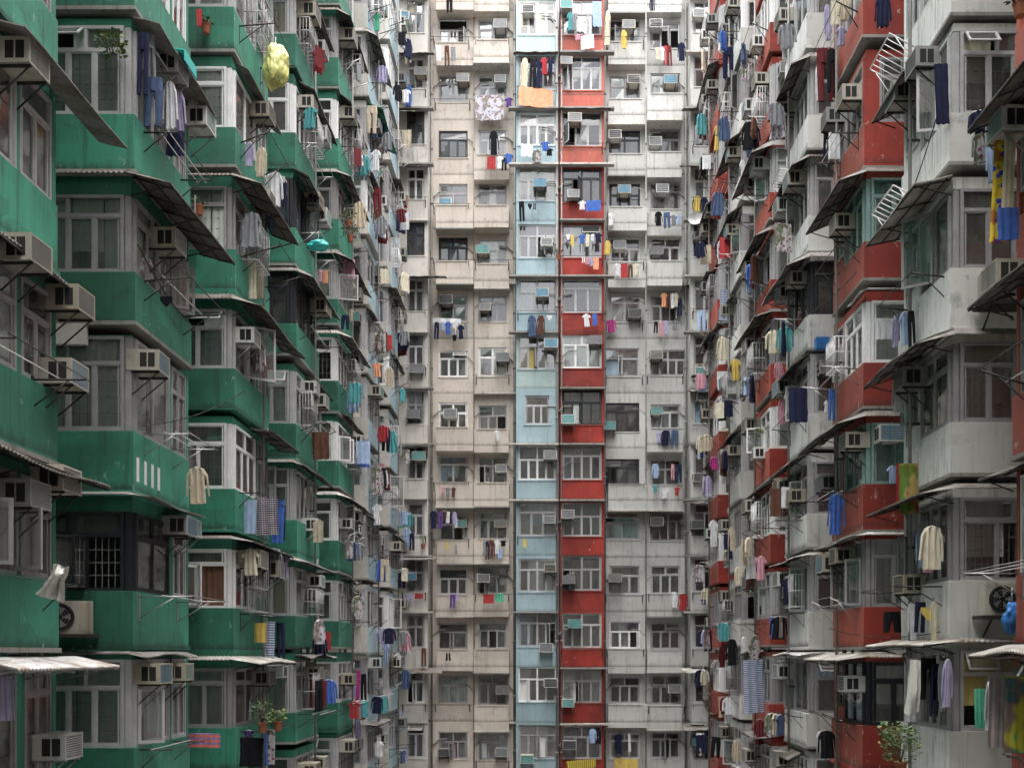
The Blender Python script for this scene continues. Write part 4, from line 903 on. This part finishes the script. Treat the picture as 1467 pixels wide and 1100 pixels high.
def gside(sd, px, py, w, h, kind, col, rz=0., off=.12):
    wm = .4; Y = 20
    for _ in range(4):
        X = sd*(XW-off-wm*.5*abs(math.cos(rz))); Y = X*FPX/(px-VX); wm = w*Y/FPX/max(.35, abs(math.cos(rz)))
    st = stk_at(sd, Y); z = Zp(py, Y); k = lev_at(st, z)
    return garment(kind, col, X, Y, z, wm, h*Y/FPX, rz, f'hanging by {where_side(st[0], k)}')
for a in (
 (-1, 206, 48, 16, 88, TR, 'navy'), (-1, 216, 52, 12, 70, TR, 'grey'), (-1, 221, 112, 26, 70, TR, 'denim'), (-1, 243, 118, 22, 68, SH, 'white'), (-1, 254, 130, 22, 62, SH, 'lavender'), (-1, 252, 188, 24, 36, TW, 'navy'),
 (-1, 285, 14, 8, 24, TW, 'red'), (-1, 375, 212, 18, 42, SH, 'beige'), (-1, 358, 205, 14, 34, SH, 'lavender'), (-1, 393, 246, 28, 50, SH, 'white'), (-1, 406, 262, 10, 34, TW, 'navy'), (-1, 361, 305, 30, 50, DR, 'grey'), (-1, 384, 300, 16, 36, TR, 'denim'),
 (-1, 362, 372, 12, 56, TW, 'cream'), (-1, 374, 378, 9, 50, TW, 'beige'), (-1, 371, 492, 20, 40, SH, 'patterned'), (-1, 238, 425, 18, 14, U_, 'black'), (-1, 282, 670, 34, 52, SH, 'beige', .15), (-1, 359, 716, 18, 48, TW, 'light blue'), (-1, 381, 712, 34, 54, TW, 'plaid'), (-1, 400, 716, 16, 62, TW, 'blue'), (-1, 405, 724, 10, 50, TR, 'navy'),
 (-1, 359, 786, 26, 38, T, 'cream'), (-1, 370, 786, 12, 36, T, 'beige'), (-1, 380, 796, 14, 44, TR, 'navy'), (-1, 393, 786, 28, 44, SH, 'grey'), (-1, 406, 792, 20, 36, T, 'lavender'), (-1, 373, 892, 18, 28, TW, 'yellow'), (-1, 387, 890, 14, 54, TW, 'blue striped'), (-1, 402, 892, 12, 54, TR, 'navy'),
 (-1, 458, 912, 24, 28, 'sweater', 'navy'), (-1, 470, 905, 8, 26, TW, 'red'), (-1, 293, 1050, 46, 20, 'blanket', 'red checked', 0., .1), (-1, 356, 1046, 16, 16, T, 'purple'), (-1, 361, 1056, 34, 42, TW, 'black'), (-1, 386, 1044, 18, 50, TW, 'patterned'), (-1, 379, 1050, 8, 46, TW, 'blue'),
 (-1, 8, 968, 34, 64, T, 'lavender'), (-1, 45, 740, 14, 40, TW, 'beige'),
 (-1, 500, 372, 16, 28, TW, 'pink'), (-1, 466, 388, 8, 18, TW, 'orange'), (-1, 459, 388, 8, 16, T, 'pink'), (-1, 533, 152, 16, 40, TR, 'beige'), (-1, 545, 160, 12, 36, TR, 'navy'), (-1, 538, 168, 8, 30, TR, 'denim'), (-1, 551, 98, 8, 34, SH, 'white'), (-1, 539, 215, 14, 30, T, 'white'), (-1, 541, 212, 8, 24, T, 'maroon'),
 (-1, 540, 270, 12, 34, TR, 'maroon'), (-1, 541, 300, 14, 26, SH, 'brown'), (-1, 517, 305, 16, 18, TW, 'orange'), (-1, 495, 452, 12, 20, TR, 'navy'), (-1, 503, 444, 10, 16, T, 'beige'), (-1, 540, 520, 16, 20, T, 'orange'), (-1, 558, 528, 14, 26, SH, 'beige'), (-1, 541, 670, 18, 40, DR, 'patterned'), (-1, 546, 664, 12, 36, TW, 'pink'), (-1, 540, 722, 14, 30, T, 'white'),
 (-1, 514, 960, 6, 50, TW, 'magenta'), (-1, 507, 965, 8, 34, T, 'lavender'), (-1, 521, 965, 8, 50, TR, 'black'), (-1, 512, 1028, 12, 34, SH, 'lavender'), (-1, 553, 920, 12, 32, T, 'light blue'), (-1, 560, 918, 8, 28, TR, 'grey'), (-1, 570, 935, 10, 26, T, 'white'), (-1, 453, 336, 16, 16, T, 'teal'), (-1, 540, 20, 12, 24, T, 'bright green'),
 (1, 1404, 160, 40, 30, JK, 'navy'), (1, 1402, 188, 22, 46, DR, 'patterned'), (1, 1418, 180, 16, 82, SH, 'light blue'), (1, 1437, 172, 22, 176, TW, 'yellow blue print'), (1, 1449, 160, 16, 140, TW, 'beige'), (1, 1444, 298, 30, 46, TW, 'blue'), (1, 1348, 92, 20, 86, TW, 'navy'),
 (1, 1185, 8, 12, 50, SH, 'lavender'), (1, 1197, 2, 14, 34, TW, 'cream'), (1, 1211, -4, 20, 34, SH, 'beige'), (1, 1182, 70, 26, 76, TR, 'maroon'), (1, 1192, 72, 16, 60, TR, 'black'), (1, 1172, 95, 10, 50, SH, 'white'), (1, 1205, 40, 16, 26, T, 'lavender'), (1, 1185, 188, 10, 40, TR, 'navy'), (1, 1195, 190, 16, 38, TW, 'white'), (1, 1265, -5, 26, 44, JK, 'navy'),
 (1, 1266, 458, 22, 28, TW, 'white'), (1, 1284, 452, 12, 46, SH, 'lavender'), (1, 1295, 448, 16, 46, T, 'light blue'), (1, 1305, 446, 10, 50, TR, 'black'), (1, 1287, 535, 18, 56, SH, 'white'), (1, 1278, 668, 16, 24, T, 'light blue'), (1, 1288, 664, 8, 60, TW, 'red'), (1, 1302, 664, 28, 72, TW, 'brown print'), (1, 1198, 706, 26, 60, SH, 'blue'),
 (1, 1318, 758, 16, 56, SH, 'light blue'), (1, 1336, 754, 36, 62, SH, 'cream'), (1, 1330, 790, 20, 30, T, 'pink'), (1, 1306, 864, 16, 52, SH, 'white'), (1, 1319, 862, 16, 44, TR, 'navy'), (1, 1332, 870, 26, 18, U_, 'yellow'), (1, 1338, 862, 14, 56, SH, 'cream'), (1, 1278, 876, 26, 30, 'shorts', 'black'),
 (1, 1330, 942, 24, 60, TR, 'black'), (1, 1341, 950, 14, 76, TR, 'navy'), (1, 1350, 948, 16, 70, SH, 'grey'), (1, 1358, 945, 16, 68, SH, 'lavender'), (1, 1308, 942, 20, 92, 'curtain', 'white'), (1, 1404, 986, 16, 56, TW, 'bright green'), (1, 1418, 976, 14, 70, SH, 'white'), (1, 1430, 970, 26, 100, TW, 'pink grey striped'), (1, 1455, 968, 30, 110, TW, 'green yellow print'),
 (1, 1075, 795, 22, 34, T, 'white'), (1, 1090, 797, 18, 34, T, 'pink'), (1, 1059, 812, 16, 26, SH, 'cream'), (1, 1076, 826, 14, 22, 'shorts', 'brown'), (1, 1128, 828, 22, 38, JK, 'navy'), (1, 1079, 945, 32, 76, 'blanket', 'blue striped', .5), (1, 1066, 912, 12, 40, DR, 'white'), (1, 1048, 915, 18, 38, JK, 'black'), (1, 1036, 920, 12, 36, SH, 'maroon'), (1, 1082, 910, 14, 34, SH, 'patterned'), (1, 1088, 1030, 18, 36, JK, 'maroon'), (1, 1184, 1046, 30, 40, SH, 'black'), (1, 1174, 1048, 10, 30, T, 'white'),
 (1, 1143, 555, 26, 50, TW, 'navy'), (1, 1122, 568, 14, 40, SH, 'pink'), (1, 1128, 562, 10, 36, T, 'white'), (1, 1115, 520, 14, 26, SH, 'pink'), (1, 1192, 558, 10, 44, TR, 'blue'), (1, 1184, 575, 8, 16, T, 'white'), (1, 1039, 415, 14, 44, TW, 'blue striped'), (1, 1080, 182, 20, 26, SH, 'navy'), (1, 1078, 206, 20, 20, TR, 'denim'), (1, 1043, 68, 16, 44, TR, 'navy'), (1, 1069, 86, 18, 30, SH, 'patterned'), (1, 1064, 230, 10, 36, T, 'white'), (1, 1040, 135, 10, 32, SH, 'white'),
 (1, 1055, 515, 12, 24, SH, 'pink'), (1, 1053, 515, 18, 30, T, 'yellow'), (1, 1035, 532, 16, 26, TW, 'white'), (1, 1023, 655, 14, 18, SH, 'magenta'), (1, 1022, 745, 14, 38, T, 'white'), (1, 1042, 765, 12, 36, TR, 'navy'), (1, 1048, 755, 12, 34, SH, 'beige'), (1, 1043, 1010, 18, 26, T, 'white'), (1, 1026, 1055, 14, 30, TR, 'black'), (1, 1056, 1060, 16, 30, SH, 'beige'), (1, 1028, 180, 10, 36, T, 'yellow'), (1, 1073, 400, 12, 20, T, 'light blue')):
    gside(*a)
# more washing on the crowded far stacks
KC = [(T, .48, .6), (SH, .55, .7), (TR, .36, .9), (TW, .35, .6), (TW, .5, .8), (JK, .55, .65), (DR, .5, .9)]
for st in STK:
    key, sname, bld, sd, Yf, Yb, zo = st[:7]
    if Yf < 27: continue
    for (kk, k), L in [q for q in LEV.items() if q[0][0] == key]:
        y = VY-(L['zs']-ZC)*FPX/Yf
        if y < 0 or y > 1110: continue
        cols = ['white', 'white', 'navy', 'black', 'grey', 'beige', 'cream', 'light blue', 'denim', 'brown', 'maroon', 'navy', 'black', 'lavender', 'pink', 'blue', 'patterned', 'floral grey', 'red', 'teal']; gr.shuffle(cols)
        n = gr.choice([1, 2, 3, 4]) if Yf > 34 else gr.choice([0, 1, 2, 3])
        yy = Yf+gr.uniform(.2, 1.2); z = L['zs']+gr.choice([-.1, .0, .9])
        for i in range(n):
            kd, w, h = gr.choice(KC)
            garment(kd, sorted(set(cols), key=cols.index)[i], sd*(XW-gr.uniform(.35, .7)), yy, z, w, h, gr.choice([0, .3, -.3, .9, 1.2]), f'hanging by {where_side(key, k)}'); yy += gr.uniform(.22, .4)

# ------------------------------------------------------------------ odd things
def blob(name, x, y, z, rx, ry, rz_, mat, label, cat, seed, n=14, rough=.18):
    mb = MB(); n *= 3; rows = []
    for j in range(n+1):
        th = PI*j/n; row = []
        for i in range(2*n+1):
            a = 2*PI*(i % (2*n))/(2*n); v = Vector((math.sin(th)*math.cos(a), math.sin(th)*math.sin(a), math.cos(th)))
            s = 1+.34*noise.noise(v*1.6+Vector((seed, 0, 0)))+.22*abs(noise.noise(Vector((v.x*5, v.y*5, v.z*2.2))+Vector((0, seed, 0))))+.16*abs(noise.noise(Vector((v.x*12, v.y*12, v.z*4+v.x*5))))
            row.append((rx*s*v.x+.1*rx*v.z, ry*s*v.y, rz_*s*v.z if j not in (0, n) else rz_*v.z))
        rows.append(row)
    mb.grid(rows, mat)
    mb.tube((0, 0, rz_), (0, 0, rz_+.28), .012, M['string'], 4)
    o = link(name, mb.mesh(name), None, (x, y, z)); tag(o, label, cat); return o
Y0 = 24.6; blob('plastic_bag', Xp(395, Y0), Y0, Zp(97, Y0), .30, .24, .46, M['poly'], 'large yellow plastic bag hanging off the third green stack', 'plastic bag', 3)
Y0 = 17.0; blob('plastic_bag', Xp(1450, Y0), Y0, Zp(884, Y0), .13, .1, .22, M['bpoly'], 'blue plastic bag hung beside the condenser unit with round fan', 'plastic bag', 8)
Y0 = 29.4; blob('plastic_bag', Xp(456, Y0), Y0, Zp(352, Y0), .26, .2, .14, M['tealp'], 'turquoise plastic bundle on rack by fourth green stack', 'plastic bag', 11)
def film(pts, label, name='plastic_sheet', cat='plastic sheet', mat='wpoly', seed=1, th=.012, folds=.07):
    """hanging film through a 3 x n set of (px, py, Y) rows"""
    rows = []; q = random.Random(seed)
    for rw in pts: rows.append([(Xp(x, Y), Y, Zp(y, Y)) for x, y, Y in rw])
    fin = []
    for j in range(len(rows)-1):
        for s in range(4):
            t = s/4; line = []
            for i in range(len(rows[0])-1):
                for u in range(4):
                    uu = u/4; a = Vector(rows[j][i]).lerp(Vector(rows[j][i+1]), uu); b = Vector(rows[j+1][i]).lerp(Vector(rows[j+1][i+1]), uu)
                    line.append(a.lerp(b, t)+Vector((0, folds*math.sin(i*3+u*1.6+j*.8+s*.3), q.uniform(-.01, .01))))
            line.append(Vector(rows[j][-1]).lerp(Vector(rows[j+1][-1]), t)); fin.append(line)
    mb = MB(); mb.grid(fin, M[mat]); mb.grid([[p+Vector((0, th, 0)) for p in l] for l in fin], M[mat])
    o0 = tuple(fin[0][0]); o = link(name, mb.mesh(name, o0), None, o0); tag(o, label, cat); return o
Y0 = 13.3
film([[(76, 812, Y0), (82, 806, Y0-.2), (88, 813, Y0), (99, 811, Y0-.1)], [(72, 822, Y0), (80, 826, Y0-.2), (88, 820, Y0-.2), (97, 822, Y0)], [(60, 838, Y0), (72, 840, Y0-.15), (84, 838, Y0), (92, 832, Y0)], [(47, 853, Y0), (62, 862, Y0), (78, 866, Y0-.1), (93, 874, Y0+.1)]], 'torn white plastic sheet flapping from nearest green stack', seed=4)
Y0 = 17.4
film([[(1304, 945, Y0), (1312, 944, Y0-.1), (1319, 946, Y0)], [(1302, 990, Y0), (1311, 992, Y0-.15), (1319, 988, Y0)], [(1296, 1032, Y0), (1306, 1036, Y0), (1316, 1028, Y0)]], 'white plastic drape hanging beside dark trousers above the plants', seed=6)

def plant(x, y, z, rad, hgt, n, label, pot=True, mat='leaf', seed=1, trail=0.):
    q = random.Random(seed); o = link('potted_plant', None, None, (x, y, z)); tag(o, label, 'plant', 'plants on ledges and racks')
    mb = MB()
    for i in range(n):
        a = q.random()*2*PI; rr = rad*math.sqrt(q.random()); h = hgt*(q.random()**.8)-trail*q.random()*(rr/rad)
        c = Vector((rr*math.cos(a)*(.5+.5*math.sin(PI*min(1, max(0, h/hgt)))+.2), rr*math.sin(a), h)); L = q.uniform(.04, .10)*(.8 if n > 300 else 1); W = L*.30
        d = Vector((math.cos(a), math.sin(a), q.uniform(-.6, .7))).normalized(); s = d.cross(Vector((q.uniform(-1, 1), q.uniform(-1, 1), 1))).normalized()
        up = d.cross(s)
        mb.quad([c, c+d*L*.5+s*W+up*.008, c+d*L, c+d*L*.5-s*W+up*.008], M[mat] if q.random() < .7 else M['leaf2'])
    link('foliage', mb.mesh('foliage'), o)
    s = MB()
    for i in range(9):
        a = q.random()*6.28; s.tube((0, 0, -.02), (rad*.6*math.cos(a), rad*.6*math.sin(a), hgt*q.uniform(.4, .9)), .006, M['stem'], 4)
    link('stem', s.mesh('stem'), o)
    if pot:
        p = MB(); k = 12
        rows = [[(rr*math.cos(2*PI*i/k), rr*math.sin(2*PI*i/k), zz) for i in range(k+1)] for rr, zz in ((.001, -.2), (.075, -.2), (.105, -.02), (.115, -.02), (.115, .02), (.09, .02), (.001, .0))]
        p.grid(rows, M['pot'], False); link('pot', p.mesh('pot'), o)
    return o
for px, py, Y, rad, h, n, lab, pot, mt, tr in (
  (160, 78, 17.2, .22, .34, 170, 'leafy plant in hanging basket before second green stack top window', False, 'leaf2', .1), (376, 1036, 23.0, .22, .5, 190, 'bushy green plant on ledge at lowest third green stack', True, 'leaf', 0.), (398, 1034, 23.6, .20, .3, 130, 'low bright plant on ledge beside the bushy green plant', True, 'leaf2', .1),
  (1290, 1092, 17.2, .28, .62, 620, 'large dark shrub in pot below white plastic drape', True, 'leaf', .2), (1278, 1066, 17.6, .18, .4, 200, 'smaller shrub leaning out beside the large dark shrub', True, 'leaf', .2), (295, 36, 22.9, .10, .14, 40, 'small plant in terracotta pot on third green stack', True, 'leaf', 0.), (499, 318, 34.2, .22, .45, 130, 'bright green plant on ledge of fifth green stack', True, 'leaf2', .1), (502, 338, 34.0, .24, .34, 110, 'dark green plant below the bright green plant on fifth stack', True, 'leaf', .2),
  (606, 780, 49.6, .10, .5, 60, 'thin plant on rack beside the pale corner bay', True, 'leaf', 0.), (800, 366, 49.5, .25, .35, 80, 'brown green plant between light blue and red bays', True, 'leaf', .1), (1042, 628, 42.0, .3, .4, 90, 'green plant on ledge of the fourth red stack', True, 'leaf2', 0.), (1462, 4, 14.6, .18, .3, 90, 'green plant at top of the nearest red stack', True, 'leaf', .2), (285, 296, 22.9, .14, .18, 60, 'ferny plant hanging outside third green stack window', True, 'leaf2', .1), (556, 430, 46.0, .2, .3, 50, 'green plant on far pale blue stack', True, 'leaf2', .1), (1092, 620, 31.8, .2, .25, 70, 'lime green plant beside third red stack', False, 'leaf2', 0.)):
    plant(Xp(px, Y), Y, Zp(py, Y), rad, h, n, lab, pot, mt, seed=px)
# satellite dish
Y0 = 49.2; mb = MB(); k = 18
rows = [[(q*.36*math.cos(2*PI*i/k), -.12*q*q, q*.30*math.sin(2*PI*i/k)) for i in range(k+1)] for q in (.01, .3, .6, .85, 1.)]
mb.grid(rows, M['dish']); mb.grid([[(a, b+.02, c) for a, b, c in r_] for r_ in rows], M['dish']); mb.tube((0, .02, 0), (0, .5, -.15), .02, M['steel'], 5); mb.tube((0, -.02, -.25), (0, -.4, -.05), .01, M['steel'], 4)
o = link('satellite_dish', mb.mesh('satellite_dish'), None, (Xp(997, Y0), Y0, Zp(314, Y0)), -.3); tag(o, 'white satellite dish below yellow jackets on white corner bay', 'satellite dish')
# turquoise rain cover over an air conditioner, blue basin
Y0 = 18.9; mb = MB(); mb.hexa([(0, 0, 0), (.5, 0, -.08), (.5, .6, -.08), (0, .6, 0), (0, 0, .02), (.5, 0, -.06), (.5, .6, -.06), (0, .6, .02)], M['tealp']); mb.hexa([(.5, 0, -.26), (.52, 0, -.26), (.52, .6, -.26), (.5, .6, -.26), (.5, 0, -.06), (.52, 0, -.06), (.52, .6, -.06), (.5, .6, -.06)], M['tealp'])
o = link('rain_cover', mb.mesh('rain_cover'), None, (-XW+.06, 18.4, Zp(66, 18.4))); tag(o, 'turquoise plastic rain cover over air conditioner on second green stack', 'rain cover')
Y0 = 27.7; mb = MB(); mb.hexa([(-.16, -.1, -.15), (.16, -.1, -.15), (.16, .1, -.15), (-.16, .1, -.15), (-.18, -.14, .15), (.18, -.14, .15), (.18, .1, .15), (-.18, .1, .15)], M['bpoly']); mb.tube((-.14, .0, .15), (0, 0, .5), .008, M['string'], 4); mb.tube((.14, 0, .15), (0, 0, .5), .008, M['string'], 4)
o = link('plastic_tub', mb.mesh('plastic_tub'), None, (Xp(1175, Y0), Y0-.15, Zp(495, Y0))); tag(o, 'blue plastic tub hanging on second white stack parapet', 'tub')
# loose cables slung along the facades
cq = random.Random(12)
for i, (sd, Y1, Y2, y1, y2) in enumerate(((-1, 17.5, 23.4, 610, 560), (-1, 17.3, 20.1, 350, 470), (1, 18.1, 25.2, 905, 900), (1, 18.0, 20.4, 140, 330), (1, 23, 30, 390, 470), (-1, 23.2, 31, 930, 905))):
    mb = MB(); p = None
    for j in range(13):
        t = j/12; Y = Y1+(Y2-Y1)*t; z = Zp(y1, Y1)+(Zp(y2, Y2)-Zp(y1, Y1))*t - 1.2*t*(1-t)*.5
        c = (sd*(XW-.16), Y, z)
        if p: mb.tube(p, c, .011, M['cable'], 4)
        p = c
    st = stk_at(sd, (Y1+Y2)/2); o0 = tuple(mb.v[0]); o = link('slack_cable', mb.mesh('slack_cable', o0), None, o0); tag(o, f'black cable slung along front of {st[1]}, {["upper", "middle", "low", "top", "mid height", "lowest"][i]} run', 'cable', 'slack cables')

# ------------------------------------------------------------------ ground, sky, light, camera
mb = MB(); mb.box(-400, 400, -400, 400, -.4, 0, M['ground']); struct('ground', mb)
w = bpy.data.worlds.new('World'); S.world = w; w.use_nodes = True
nt = w.node_tree; bg = nt.nodes['Background']; sky = nt.nodes.new('ShaderNodeTexSky'); sky.sky_type = 'NISHITA'; sky.sun_disc = False
EL, AZ = math.radians(82), math.radians(180)
sky.sun_elevation = EL; sky.sun_rotation = AZ; sky.air_density = 1.4; sky.dust_density = 6.; sky.ozone_density = 1.
hs = nt.nodes.new('ShaderNodeHueSaturation'); hs.inputs['Saturation'].default_value = .22
nt.links.new(sky.outputs[0], hs.inputs['Color']); nt.links.new(hs.outputs[0], bg.inputs[0]); bg.inputs[1].default_value = .10
sl = bpy.data.lights.new('sun', 'SUN'); sl.energy = 1.5; sl.angle = math.radians(105); sl.color = (1, .97, .93)
so = bpy.data.objects.new('sun', sl); COL.objects.link(so)
d = Vector((math.sin(AZ)*math.cos(EL), math.cos(AZ)*math.cos(EL), math.sin(EL)))   # towards the sun
so.rotation_euler = d.to_track_quat('Z', 'Y').to_euler(); so.location = (0, 10, 80)
cam = bpy.data.cameras.new('camera'); co = bpy.data.objects.new('camera', cam); COL.objects.link(co)
co.location = (0, 0, ZC); co.rotation_euler = (PI/2, 0, 0)
cam.sensor_width = 36; cam.lens = 36*FPX/1467; cam.shift_x = (733.5-VX)/1467; cam.shift_y = (VY-550)/1467; cam.clip_end = 2000; cam.clip_start = .1
S.camera = co
S.view_settings.view_transform = 'Standard'; S.view_settings.look = 'None'; S.view_settings.exposure = 2.54; S.view_settings.gamma = 1
S.cycles.use_denoising = True; S.cycles.max_bounces = 8; S.cycles.transparent_max_bounces = 12; S.cycles.diffuse_bounces = 5; S.cycles.glossy_bounces = 3
S.cycles.use_adaptive_sampling = True; S.cycles.adaptive_threshold = .02
S.cycles.sample_clamp_indirect = 4

# ------------------------------------------------------------------ tidy: drop what the photograph cannot show, make every label say which one
S.render.resolution_x = 1467; S.render.resolution_y = 1100
bpy.context.view_layer.update()
dg = bpy.context.evaluated_depsgraph_get(); eye = Vector((0, 0, ZC))
def px_of(p):
    y = p[1]
    if y < .5: return None
    return VX+p[0]*FPX/y, VY-(p[2]-ZC)*FPX/y
def shows(o):
    """is some of the thing's surface seen from the eye"""
    todo = [o]+list(o.children); own = {c.name for c in todo}; hits = 0
    for c in todo:
        if c.type != 'MESH': continue
        mw = c.matrix_world; vs = c.data.vertices; step = max(1, len(vs)//40)
        for i in range(0, len(vs), step):
            p = mw @ vs[i].co; q = px_of(p)
            if not q or not (2 < q[0] < 1465 and 2 < q[1] < 1098): continue
            dv = (p-eye).normalized()
            ok, loc, nrm, idx, ob, _ = S.ray_cast(dg, eye, dv, distance=(p-eye).length+.02)
            if not ok or ob.name in own: hits += 1
            if hits >= 2: return True
    return False
kill = []
for o in TAGGED:
    if o.parent or o['category'] == 'apartment block': continue
    if not shows(o): kill.append(o)
ks = {o.name for o in kill}; TAGGED = [o for o in TAGGED if o.name not in ks]
for o in kill:
    for c in list(o.children): bpy.data.objects.remove(c)
    bpy.data.objects.remove(o)
by = {}
for o in TAGGED: by.setdefault(o['label'], []).append(o)
for lab, os_ in by.items():
    if len(os_) < 2: continue
    os_.sort(key=lambda o: -o.matrix_world.translation.z)
    if abs(os_[0].matrix_world.translation.z-os_[-1].matrix_world.translation.z) < .35:
        os_.sort(key=lambda o: o.matrix_world.translation.y); wd = ['nearest', 'second nearest', 'third nearest', 'fourth nearest', 'fifth nearest']
    else: wd = ['topmost', 'lower one', 'third down', 'fourth down', 'fifth down']
    for i, o in enumerate(os_): o['label'] = f'{wd[min(i, 4)]} {lab}'.replace('lower one', 'lower') if len(os_) == 2 else f'{lab}, {wd[min(i, 4)]}'
for o in TAGGED:
    n = len(o['label'].split())
    if n > 16 or n < 4: print('LABEL LENGTH', n, o['label'])
print('things', len(TAGGED), 'removed', len(kill), 'objects', len(bpy.data.objects))
